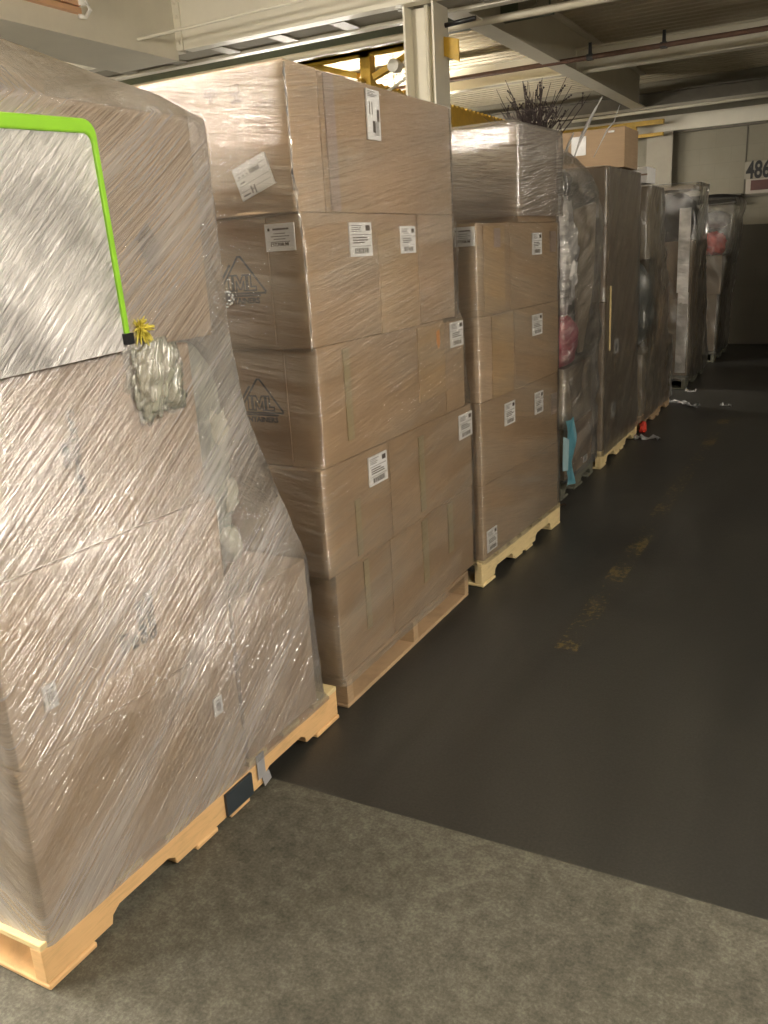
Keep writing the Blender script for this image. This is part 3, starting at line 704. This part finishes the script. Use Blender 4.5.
for k in range(26):
    a = k/26*6.28; r1 = .030+.006*math.sin(k*2.3); p = Vector((math.cos(a)*r1*1.15, 0, math.sin(a)*r1*.75)); q = Vector((math.cos(a+.24)*r1*1.15, 0, math.sin(a+.24)*r1*.75))
    tube(bm, [p, (p+q)/2+Vector((0, -.003, 0)), q], .0028, 4)
bmesh.ops.transform(bm, matrix=Matrix.Translation((-1.735-c.cx, -c.sy/2-.010, 1.408-c.z0)), verts=bm.verts)
bm_obj('torn_film_ring', bm, M['scrap'], c.root)
bm = bmesh.new(); bmesh.ops.create_icosphere(bm, subdivisions=2, radius=.02)
bmesh.ops.transform(bm, matrix=Matrix.Translation((-1.735-c.cx, -c.sy/2-.004, 1.408-c.z0)) @ Matrix.Diagonal((1.3, .2, .6, 1)), verts=bm.verts)
bm_obj('dark_hole', bm, M['black'], c.root)
c = Carton(D2, XF, 2.961, 3.280, 1.251, 1.643, 'brown carton on fourth tier far corner of the second load', 'kraft')
c = Carton(D2, XF, 2.160, 2.330, 1.644, 2.040, 'narrow top carton of second load with a tilted paper form', 'kraft_pale')
c.label('end', -1.56, 1.748, .125, .092, 'form', 19)
# carton symbols: umbrella, glass, date
bm = bmesh.new()
def stroke(a, b, w=.0035): bar(bm, (a[0], a[1], 0), (b[0], b[1], 0), w, .0005)
for k in range(8):
    a, b = R(180*k/8), R(180*(k+1)/8); stroke((.02*math.cos(a), .018*math.sin(a)), (.02*math.cos(b), .018*math.sin(b)))
stroke((0, .018), (0, -.02)); stroke((-.02, 0), (.02, 0))
bmesh.ops.transform(bm, matrix=c.m('end', -1.685, 1.975, .0012), verts=bm.verts); bm_obj('umbrella_symbol', bm, M['ink_pale'], c.root); bm = bmesh.new()
for x in (.075, .105): stroke((x, .018), (x, -.004)); 
stroke((.075, .018), (.105, .018)); stroke((.075, -.004), (.105, -.004)); stroke((.09, -.004), (.09, -.022)); stroke((.072, -.024), (.108, -.024), .006)
bmesh.ops.transform(bm, matrix=c.m('end', -1.685, 1.975, .0012), verts=bm.verts)
bm_obj('glass_symbol', bm, M['ink_pale'], c.root)
c.print_text('end', -1.50, 1.932, '14 12 20', .022, 'ink_pale')
c = Carton(D2, XF, 2.335, 3.280, 1.644, 2.035, 'wide top carton of second load with a tall white label', 'kraft')
c.label('front', 2.655, 1.945, .088, .150, 'tall'); c.patch('tape', 'front', 2.385, 1.84, .055, .385, 'tape_mauve')
bm = bmesh.new(); prism(bm, [(-.012, .035), (.014, .04), (.018, -.01), (.004, -.035), (-.014, -.01)], 0, .003, 0)
ot = bm_obj('orange_tag', bm, M['orange'], None, (XF+.004, 3.09, 1.175)); tag(ot, 'small orange tag stuck on the third tier of the second load', 'tag')
film('stretch_wrap', [(.10, D2, XF+.012, 2.215, 3.42), (.13, D2, XF+.003, 2.215, 3.412), (.49, D2, XF, 2.20, 3.412), (.52, D2, XF, 2.185, 3.418), (.84, D2, XF, 2.185, 3.42),
     (.90, D2, XF, 2.20, 3.40), (1.05, D2, XF, 2.205, 3.365), (1.22, D2, XF, 2.205, 3.355), (1.28, D2, XF, 2.19, 3.30), (1.58, D2, XF+.002, 2.184, 3.285), (1.70, D2, XF, 2.158, 3.283), (2.034, D2, XF, 2.156, 3.283)],
     'film2', 'tight clear stretch film around the second load of logo cartons', amp=.007, seed=5, ang=6)

# loose wavy folds of film standing off the corners of the second load
w2 = bpy.data.objects['stretch_wrap.001']
def fold(pts, w, parent, seed):
    bm = bmesh.new(); n = 40; rows = []; P = [Vector(p) for p in pts]
    for k in range(n+1):
        f = k/n; g = f*(len(P)-1); i = min(int(g), len(P)-2); p = P[i].lerp(P[i+1], g-i)
        ww = w*(.35+.9*abs(noise.noise(Vector((f*5+seed, 1, 0)))))*min(1, 6*f, 6*(1-f)+.1); a = .5*noise.noise(Vector((f*4, seed, 2)))
        d = Vector((math.cos(-.75+a), math.sin(-.75+a), 0))
        rows.append([bm.verts.new(p-parent.location), bm.verts.new(p+d*ww*.5+Vector((.003, .004, 0))-parent.location), bm.verts.new(p+d*ww+Vector((0, .006*math.sin(f*40), 0))-parent.location)])
    for k in range(n):
        for j in range(2): bm.faces.new((rows[k][j], rows[k][j+1], rows[k+1][j+1], rows[k+1][j]))
    bmesh.ops.solidify(bm, geom=bm.faces[:], thickness=.0015)
    return bm_obj('film_fold', bm, M['bag'], parent, (0, 0, 0), 0, True)
fold([(XF+.006, 2.178, 1.245), (XF+.006, 2.180, 1.40), (XF+.006, 2.176, 1.55), (XF+.006, 2.160, 1.66), (XF+.006, 2.150, 1.75)], .045, w2, 3)
fold([(XF+.006, 2.150, 1.70), (XF+.006, 2.150, 1.88), (XF+.006, 2.150, 2.03)], .018, w2, 8)
fold([(XF+.006, 3.288, 1.26), (XF+.008, 3.288, 1.45), (XF+.008, 3.288, 1.62)], .035, w2, 12)
# ------------------------------------------------------------------ load 3
F3 = Frame(-1.40, 3.43, -3.0); X3 = -1.40; D3 = -2.42
pallet(X3, 3.425, 1.045, 1.12, 'pale yellow pine pallet sticking out under the third load', 'pine_pale', F3)
mk = lambda *a, **k: Carton(*a, frame=F3, **k)
c = mk(D3, X3, 3.450, 4.43, Z0, .480, 'bottom carton of the third load with a label at its lower corner', mat='kraft'); c.label('front', 3.535, .135+.07, .11, .105)
c = mk(D3, X3, 3.452, 4.42, .481, .858, 'second tier carton of the third load carrying two white labels', mat='kraft')
c.label('front', 3.765, .76, .12, .105); c.label('front', 4.14, .745, .11, .11); c.patch('tape', 'front', 4.36, .70, .08, .11, 'tape_mauve')
c = mk(D3, X3, 3.448, 3.84, .859, 1.228, 'yellowed carton on the third tier of the third load', mat='kraft_pale')
c.patch('stained_patch', 'front', 3.70, 1.04, .24, .36, 'kraft_yellow', off=-.0006)
c = mk(D3, X3, 3.846, 4.43, .859, 1.228, 'brown carton third tier far side of third load', mat='kraft'); c.label('front', 4.12, 1.135, .13, .10)
c = mk(D3, X3, 3.450, 3.80, 1.229, 1.612, 'fourth tier carton of third load with the white price notice', mat='kraft')
c.label('end', X3-.055, 1.56, .10, .078, 'notice'); c.patch('stained_patch', 'front', 3.62, 1.42, .22, .36, 'kraft_yellow', off=-.0006); c.patch('tape', 'front', 3.65, 1.55, .07, .08, 'tape_mauve')
c = mk(D3, X3, 3.806, 4.42, 1.229, 1.612, 'brown carton fourth tier far side of third load', mat='kraft'); c.label('front', 4.12, 1.515, .12, .10); c.patch('tape', 'front', 4.34, 1.52, .08, .10, 'tape_mauve')
c = mk(D3, X3, 3.90, 4.40, 1.613, 2.030, 'top carton of third load set back beneath the dark twigs', mat='kraft'); c.patch('tape', 'front', 3.93, 1.98, .05, .09, 'tape_mauve')
film('stretch_wrap', [(.11, D3, X3+.004, 3.44, 4.44), (.48, D3, X3, 3.447, 4.435), (.86, D3, X3, 3.447, 4.43), (1.23, D3, X3, 3.444, 4.435), (1.60, D3, X3, 3.444, 4.43), (1.615, D3, X3, 3.46, 4.43), (1.622, D3, X3, 3.80, 4.42), (1.66, D3, X3, 3.885, 4.41), (2.03, D3, X3, 3.893, 4.405), (2.042, D3+.08, X3-.06, 3.95, 4.35)],
     'film3', 'clear stretch film around the third load on the pale pallet', frame=F3, amp=.007, seed=9, ang=-10)

film('stretch_wrap', [(1.64, D3, X3+.006, 3.882, 4.418), (2.03, D3, X3+.006, 3.880, 4.418), (2.052, D3+.08, X3-.06, 3.95, 4.35)],
     'film_top', 'film wrap added for silvery reflections on the top carton of third load', frame=F3, off=.014, amp=.012, seed=71, ang=8)  # second wrap added to give the top carton its silvery reflections
# ------------------------------------------------------------------ load 4: mixed soft goods
pallet(XF-.03, 4.88, .72, 1.10, 'dark weathered pallet under the mixed load with the pink bag', 'wood_grey')
c = Carton(-2.35, XF-.02, 4.90, 5.52, Z0, .44, 'low brown carton at the bottom of the mixed fourth load', 'kraft'); c.label('front', 5.35, .16, .09, .04, 'small')
c = Carton(-2.35, XF-.03, 4.90, 5.54, .441, .80, 'greyish carton second from bottom of the mixed fourth load', 'kraft_grey')
o = blob('pink_bag', -1.56, 5.00, .955, .14, .19, .155, M['pink'], None, 2, .12, 2); tag(o, 'deep pink soft bag inside film on the fourth load', 'soft bag')
o = blob('grey_bag', -1.72, 5.28, 1.12, .22, .28, .315, M['cloth_grey'], None, 6, .12, 2); tag(o, 'grey cloth sack behind the pink bag on fourth load', 'sack')
o = blob('silver_bag', -1.545, 4.97, 1.42, .13, .15, .32, M['silver'], None, 12, .22, 3, sub=5); tag(o, 'shiny silvery bag standing above the pink bag', 'foil bag')
bm = bmesh.new(); prism(bm, [(5.02, 1.68), (5.54, 1.74), (5.50, 1.25), (5.27, .86), (5.20, .86)], XF-.035, XF-.015, 0)
bmesh.ops.translate(bm, verts=bm.verts, vec=(1.45, -5.25, -.86))
o = bm_obj('beige_board', bm, M['paper_board'], None, (-1.45, 5.25, .86)); tag(o, 'pointed beige board wrapped upright on the fourth load', 'board'); bevel(o, .005)
o = blob('dark_bag', -1.60, 5.05, 1.83, .12, .13, .09, M['black'], None, 15, .2, 2); tag(o, 'black bag glimpsed near the top of the fourth load', 'bag')
# dark twigs
tw = empty('twig_bunch', (-1.72, 5.15, 1.92)); tag(tw, 'bunch of dark dry twigs sprouting above the third load', 'twigs')
bm = bmesh.new(); rnd = random.Random(11)
for k in range(70):
    a = rnd.uniform(0, 6.28); sp_ = rnd.uniform(.02, .30)*(1 if rnd.random() < .5 else .75); h = rnd.uniform(.28, .50)
    p0 = Vector((rnd.uniform(-.05, .05), rnd.uniform(-.05, .05), 0)); pts = [p0]
    for q in range(1, 7):
        f = q/6; pts.append(p0+Vector((math.cos(a)*sp_*f**1.3+rnd.uniform(-.008, .008), math.sin(a)*sp_*f**1.3, h*f)))
    tube(bm, pts, [.005, .0045, .004, .0035, .003, .0025, .0015], 5)
    for q in (2, 3, 4, 5):
        if rnd.random() < .55:
            b = pts[q]; d = Vector((rnd.uniform(-.05, .05), rnd.uniform(-.05, .05), rnd.uniform(.03, .07))); tube(bm, [b, b+d*.6, b+d], [.003, .0025, .0015], 4)
            for w in (.4, .7, 1.0): bmesh.ops.create_icosphere(bm, subdivisions=1, radius=.006, matrix=Matrix.Translation(b+d*w))
bm_obj('twigs', bm, M['twig'], tw)
bm = bmesh.new()
tube(bm, [(0, 0, -.05), (0, 0, .1)], [.06, .07], 10); bm_obj('binding', bm, M['dark_brown'], tw)
# twisted film tails standing up
def ribbon(name, pts, w, mat, label, cat, tw_=1.2):
    bm = bmesh.new(); o = Vector(pts[0]); P = [Vector(p)-o for p in pts]; n = 24; rows = []
    def at(f):
        g = f*(len(P)-1); i = min(int(g), len(P)-2); return P[i].lerp(P[i+1], g-i)
    for k in range(n+1):
        f = k/n; p = at(f); d = (at(min(1, f+.05))-at(max(0, f-.05))).normalized(); a = f*tw_*3.14
        s = d.cross(Vector((math.cos(a), math.sin(a), .3))).normalized(); t3 = d.cross(s).normalized(); ww = w*(.6+.5*abs(noise.noise(Vector((f*6, w*90, 0)))))
        rows.append([bm.verts.new(p+s*ww/2), bm.verts.new(p+t3*ww*.18), bm.verts.new(p-s*ww/2), bm.verts.new(p-t3*ww*.18)])
    for k in range(n):
        for j in range(4): bm.faces.new((rows[k][j], rows[k][(j+1) % 4], rows[k+1][(j+1) % 4], rows[k+1][j]))
    bm.faces.new(rows[0]); bm.faces.new(rows[-1][::-1])
    ob = bm_obj(name, bm, M[mat], None, o, 0, True); tag(ob, label, cat); return ob
ribbon('film_tail', [(-1.55, 5.36, 1.96), (-1.50, 5.38, 2.10), (-1.44, 5.40, 2.22), (-1.39, 5.42, 2.31)], .030, 'scrap', 'longer twisted white film tail standing up beside the twigs', 'film tail')
ribbon('film_tail', [(-1.60, 5.34, 1.97), (-1.57, 5.35, 2.06), (-1.54, 5.36, 2.13)], .022, 'scrap', 'shorter twisted white film tail standing left of the long one', 'film tail')
ribbon('film_tail', [(-1.45, 5.47, 1.99), (-1.37, 5.48, 2.14), (-1.33, 5.46, 2.17), (-1.30, 5.47, 2.26)], .014, 'scrap', 'thin curled film tail right of the long white one', 'film tail')
# light blue sheet of plastic in the gap
bm = bmesh.new(); rows = []
for k in range(13):
    f = k/12; w = .085*(1-.35*f); z = .40*(1-f); rows.append([bm.verts.new((.012*math.sin(f*9+j)+.004*j, (j/5-.5)*w*1.6-.02*f*math.sin(f*3), z)) for j in range(6)])
for k in range(12):
    for j in range(5): bm.faces.new((rows[k][j], rows[k][j+1], rows[k+1][j+1], rows[k+1][j]))
bmesh.ops.solidify(bm, geom=bm.faces[:], thickness=.003)
bmesh.ops.translate(bm, verts=bm.verts, vec=(0, 0, 0))
bp = empty('blue_plastic', (-1.40, 4.82, .125)); tag(bp, 'light blue plastic sheet with a pale flap hanging beside the third load', 'plastic sheet')
bm_obj('sheet', bm, M['blue'], bp, smooth=True)
bm = bmesh.new(); prism(bm, [(-.07, 0), (.03, -.02), (.05, .16), (-.06, .20)], 0, .004, 0)
o = bm_obj('flap', bm, M['blue_pale'], bp, (.01, -.09, .125)); o['label'] = 'pale blue flap'
o = blob('white_scrap', -1.51, 4.92, .14, .03, .06, .02, M['scrap'], None, 21, .3, 3, sub=3); tag(o, 'crumpled white scrap on the dark pallet below the blue sheet', 'scrap')
def sag4(x, y, z):
    return .036*abs(noise.noise(Vector((x*4, y*4, z*3.5+2))))
film('stretch_wrap', [(.12, -2.36, XF-.015, 4.89, 5.54), (.80, -2.36, XF-.015, 4.88, 5.57), (.95, -2.3, XF-.005, 4.82, 5.58), (1.10, -2.2, XF-.01, 4.82, 5.58), (1.25, -2.1, XF-.01, 4.84, 5.58), (1.60, -2.0, XF+.0, 4.80, 5.58), (1.72, -1.98, XF-.01, 4.83, 5.58), (1.85, -1.90, -1.46, 4.86, 5.42), (1.98, -1.80, -1.52, 4.95, 5.34), (2.02, -1.72, -1.56, 5.05, 5.28)],
     'film4', 'loose crinkled film around the mixed fourth load', amp=.02, seed=14, ang=20, sag=sag4)

# ------------------------------------------------------------------ load 5
pallet(XF, 5.69, 1.13, 1.12, 'pine pallet under the fifth load topped by a lone carton', 'pine_pale')
c = Carton(-2.4, XF, 5.72, 6.74, Z0, .62, 'bottom carton of the fifth load', 'kraft_dark'); c.label('front', 6.0, .36, .12, .10, 'small')
c = Carton(-2.4, XF, 5.72, 6.72, .621, 1.12, 'second carton from the bottom of the fifth load', 'kraft_dark'); c.label('front', 6.05, .80, .12, .10, 'small')
c = Carton(-2.4, XF, 5.74, 6.68, 1.121, 1.60, 'third carton from the bottom of the fifth load', 'kraft_dark')
c = Carton(-2.4, XF, 5.74, 6.67, 1.601, 1.955, 'fourth tier carton of the fifth load under the lone top carton', 'kraft_dark')
c.patch('white_sticker', 'end', -1.50, 1.70, .035, .10, 'label'); c.patch('tape', 'front', 5.95, 1.74, .10, .18, 'tape')
c = Carton(-2.0, XF, 6.18, 6.58, 1.972, 2.225, 'lone tan carton on top of the fifth load, outside the film', 'kraft'); c.patch('torn_tape', 'end', -1.74, 2.13, .10, .12, 'scrap'); c.patch('tape', 'end', -1.52, 2.20, .04, .012, 'scrap')
bm = bmesh.new(); bx(bm, -.005, .005, -.006, .006, 0, .42)
tag(bm_obj('wood_stick', bm, M['pine_pale'], None, (XF+.020, 5.80, .80)), 'thin pale wooden stick upright at the corner of the fifth load', 'stick')
film('stretch_wrap', [(.09, -2.41, XF+.004, 5.70, 6.78), (.62, -2.41, XF, 5.715, 6.745), (1.12, -2.41, XF, 5.715, 6.72), (1.60, -2.41, XF, 5.735, 6.68), (1.955, -2.41, XF, 5.735, 6.675), (1.966, -2.33, XF-.07, 5.80, 6.61)],
     'film5', 'dark tinted stretch film around the tall fifth load', amp=.010, seed=22, ang=50)
# ------------------------------------------------------------------ load 6
pallet(XF, 6.98, 1.22, 1.10, 'dark worn pallet under the sixth load', 'pine_old')
c = Carton(-2.4, XF-.01, 7.00, 7.50, Z0, .62, 'low slate carton at the near corner of the sixth load', 'kraft_grey')
c = Carton(-2.4, XF, 7.52, 8.17, Z0, .66, 'brown carton at the bottom far side of the sixth load', 'kraft_dark')
c = Carton(-2.4, XF-.005, 7.54, 7.85, .661, 1.02, 'small tan carton jutting from the middle of the sixth load', 'kraft')
o = blob('slate_sack', -1.70, 7.25, .98, .27, .26, .36, M['slate'], None, 31, .10, 2.5); tag(o, 'slate grey plastic sack in the middle of the sixth load', 'sack')
c = Carton(-2.2, XF-.01, 7.02, 7.52, 1.35, 1.88, 'dark carton high on the sixth load', 'kraft_grey')
c = Carton(-1.66, XF-.02, 7.02, 7.32, 1.905, 2.02, 'small white carton on top of the sixth load', 'label', parts=True, cat='box'); c.patch('tape', 'end', -1.55, 1.965, .2, .012, 'tape_mauve')
c = Carton(-2.2, XF-.05, 7.56, 7.86, 1.021, 1.42, 'dark brown carton at the back of the sixth load', 'dark_brown' if False else 'kraft_dark')
film('stretch_wrap', [(.09, -2.41, XF+.003, 6.97, 8.22), (.30, -2.41, XF, 6.98, 8.18), (.64, -2.41, XF, 6.98, 8.12), (.70, -2.41, XF, 6.98, 7.92), (1.02, -2.41, XF, 6.98, 7.88), (1.40, -2.3, XF, 6.98, 7.62), (1.88, -2.25, XF, 6.99, 7.48), (1.895, -2.2, XF-.06, 7.03, 7.42)],
     'film5', 'dark tinted stretch film around the sixth load', amp=.018, seed=28, ang=60, sag=lambda x, y, z: .03*abs(noise.noise(Vector((x*5, y*5, z*4)))))
# ------------------------------------------------------------------ load 7
pallet(XF, 9.06, 1.20, 1.10, 'dark pallet under the tall seventh load', 'wood_grey')
c = Carton(-2.3, XF-.01, 9.20, 10.22, Z0, .90, 'brown carton at the base of the seventh load', 'kraft_dark')
c = Carton(-2.3, XF-.01, 9.22, 10.05, .901, 1.45, 'brown carton in the middle of the seventh load', 'kraft_dark')
o = blob('black_sack', -1.68, 9.48, 1.68, .22, .24, .225, M['pad_black'], None, 37, .14, 2); tag(o, 'black sack near the top of the seventh load', 'sack')
bm = bmesh.new(); bx(bm, -.5, .34, -.26, .33, 0, .04); o = bm_obj('top_slab', bm, M['paper_board'], None, (-1.80, 9.48, 1.935)); tag(o, 'thin pale slab lying across the top of the seventh load', 'slab'); bevel(o, .006)
bm = bmesh.new(); bx(bm, -.05, .05, 0, .03, 0, .80); bx(bm, -.06, .045, -.012, .03, .80, 1.60, Matrix.Rotation(R(1), 4, 'X'))
bm2 = bm; o = bm_obj('silver_strip', bm2, M['silver'], None, (-1.50, 9.13, .16)); tag(o, 'bright silvery foil strip down the corner of the seventh load', 'foil strip')
film('stretch_wrap', [(.09, -2.33, XF+.01, 9.08, 10.26), (.50, -2.33, XF, 9.12, 10.20), (1.0, -2.33, XF-.02, 9.16, 10.02), (1.5, -2.33, XF-.01, 9.17, 9.88), (1.95, -2.32, XF+.01, 9.18, 9.86), (1.99, -2.30, XF+.01, 9.19, 9.84), (2.0, -2.2, XF-.08, 9.28, 9.76)],
     'film5', 'dark tinted stretch film around the seventh load with foil strip', amp=.02, seed=33, ang=70, sag=lambda x, y, z: .04*abs(noise.noise(Vector((x*3, y*3, z*2.5)))))
# ------------------------------------------------------------------ load 8
pallet(XF, 11.10, 1.10, 1.10, 'dark pallet under the last load before the far wall', 'wood_grey')
c = Carton(-2.3, XF-.02, 11.2, 12.1, Z0, .80, 'brown carton at the base of the last load', 'kraft_dark')
c = Carton(-2.3, XF+.02, 11.2, 12.1, .801, 1.25, 'brown carton in the middle of the last load', 'kraft_dark')
o = blob('red_cloth', -1.55, 11.38, 1.39, .14, .16, .125, M['red'], None, 41, .30, 2.4); tag(o, 'bright red cloth bundle inside the last load', 'cloth')
o = blob('white_bundle', -1.53, 11.40, 1.66, .15, .16, .09, M['scrap'], None, 44, .2, 2); tag(o, 'white plastic bundle above the red cloth', 'bundle')
o = blob('grey_sack', -1.95, 11.6, 1.55, .22, .35, .295, M['slate'], None, 47, .1, 2); tag(o, 'grey sack behind the red cloth in the last load', 'sack')
o = blob('black_pad', -1.66, 11.6, 1.90, .38, .42, .05, M['pad_black'], None, 50, .10, 1.5); tag(o, 'black foam pad across the top of the last load', 'foam pad')
film('stretch_wrap', [(.09, -2.33, XF, 11.12, 12.15), (.8, -2.33, XF+.02, 11.16, 12.14), (1.4, -2.33, XF+.08, 11.16, 12.14), (1.85, -2.2, XF+.12, 11.16, 12.1), (1.90, -2.1, XF+.10, 11.2, 12.0)],
     'film5', 'dark tinted stretch film around the last load with red cloth', amp=.02, seed=39, ang=70, sag=lambda x, y, z: .04*abs(noise.noise(Vector((x*3, y*3, z*2.5)))))
# ------------------------------------------------------------------ floor litter
def scrap(x, y, l, w, seed, label, mat='scrap', name='film_scrap', rz=0):
    bm = bmesh.new(); n = 12; rows = []
    for k in range(n+1):
        f = k/n; ww = w*(.35+.65*abs(noise.noise(Vector((f*4+seed, 0, 0)))*1.6)); cxx = .25*w*math.sin(f*7+seed)
        rows.append([bm.verts.new(((f-.5)*l, cxx+ww*(j/3-.5), .004+.06*abs(noise.noise(Vector((f*7, j*1.3, seed)))))) for j in range(4)])
    for k in range(n):
        for j in range(3): bm.faces.new((rows[k][j], rows[k][j+1], rows[k+1][j+1], rows[k+1][j]))
    bmesh.ops.solidify(bm, geom=bm.faces[:], thickness=.0025)
    zmin = min(v.co.z for v in bm.verts); bmesh.ops.translate(bm, verts=bm.verts, vec=(0, 0, -zmin))
    o = bm_obj(name, bm, M[mat], None, (x, y, 0), rz, True); tag(o, label, 'scrap'); return o
scrap(-1.35, 6.72, .26, .16, 2, 'white film scrap on the floor beside the fifth pallet', rz=-.4)
scrap(-1.33, 8.25, .42, .18, 5, 'white film scrap on the floor beside the sixth pallet', rz=-.5)
scrap(-1.36, 8.93, .12, .06, 8, 'tiny white scrap on the floor before the seventh pallet', rz=-.3)
scrap(-.93, 8.2, .10, .03, 11, 'small pale scrap lying alone out on the dark floor')
o = blob('red_rag', -1.40, 6.92, .045, .025, .04, .045, M['red'], None, 60, .4, 2.5, sub=3); tag(o, 'small red rag between the fifth and sixth pallets', 'rag')
scrap(-1.47, 4.76, .14, .06, 14, 'brown scrap on the floor in the gap before the dark pallet', 'dark_brown', 'board_scrap', .3)

# ------------------------------------------------------------------ lamps
def fixture(x, y, z, along, power, label, L=2.4, w=.30, h=.13, col=(1, .915, .79)):
    r = empty('fluorescent_fixture', (x, y, z), 0 if along == 'x' else R(90)); tag(r, label, 'light fixture', None)
    bm = bmesh.new(); bx(bm, -L/2, L/2, -.06, .06, h, h+.05); bm_obj('housing', bm, M['housing'], r)
    for s in (-.8, .8):
        bm = bmesh.new(); tube(bm, [(s*L/2.4, 0, h+.05), (s*L/2.4, 0, ZD-z)], .006, 6); bm_obj('hanger', bm, M['steel_shade'], r)
    t = NT('lens_glow'); e = t.n('Emission', Color=(*col, 1), Strength=power); t.l(e.outputs[0], t.out.inputs[0])
    bm = bmesh.new(); prism(bm, [(-w/2, h*.4), (-w/2+.03, h*.9), (-.05, h), (.05, h), (w/2-.03, h*.9), (w/2, h*.4), (w/2-.04, 0), (-w/2+.04, 0)], -L/2+.02, L/2-.02, 0)
    bm_obj('lens', bm, t.m, r)
    return r
LAMPS = [(2.3, 1.7, 2.60, 'y', 104, 'fluorescent fixture over the aisle to the right of the camera', 1.2),
         (1.7, .1, 2.70, 'y', 66, 'fluorescent fixture over the aisle behind the camera', 1.2),
         (-5.6, -2.4, 2.84, 'x', 270, 'fluorescent fixture behind the row to the left', 2.4),
         (-5.3, 8.9, 2.50, 'x', 105, 'fluorescent fixture beyond the row behind the hoist frame', 2.4),
         (-4.2, .6, 2.40, 'y', 230, 'fluorescent fixture behind the nearest load', 1.2),
         (1.8, 7.6, 3.15, 'y', 34, 'unseen fluorescent fixture added to brighten the far ceiling and aisle', 1.2)]  # last lamp is unseen, added to lift the far deck, wall and aisle
for a in LAMPS: fixture(*a)
w = bpy.data.worlds.new('World'); bpy.context.scene.world = w; w.use_nodes = True
w.node_tree.nodes['Background'].inputs[0].default_value = (0, 0, 0, 1)
sc = bpy.context.scene
sc.view_settings.view_transform = 'Standard'; sc.view_settings.look = 'None'; sc.view_settings.gamma = 1; sc.view_settings.use_curve_mapping = False
sc.view_settings.exposure = 0.0
sc.cycles.max_bounces = 8; sc.cycles.transparent_max_bounces = 16
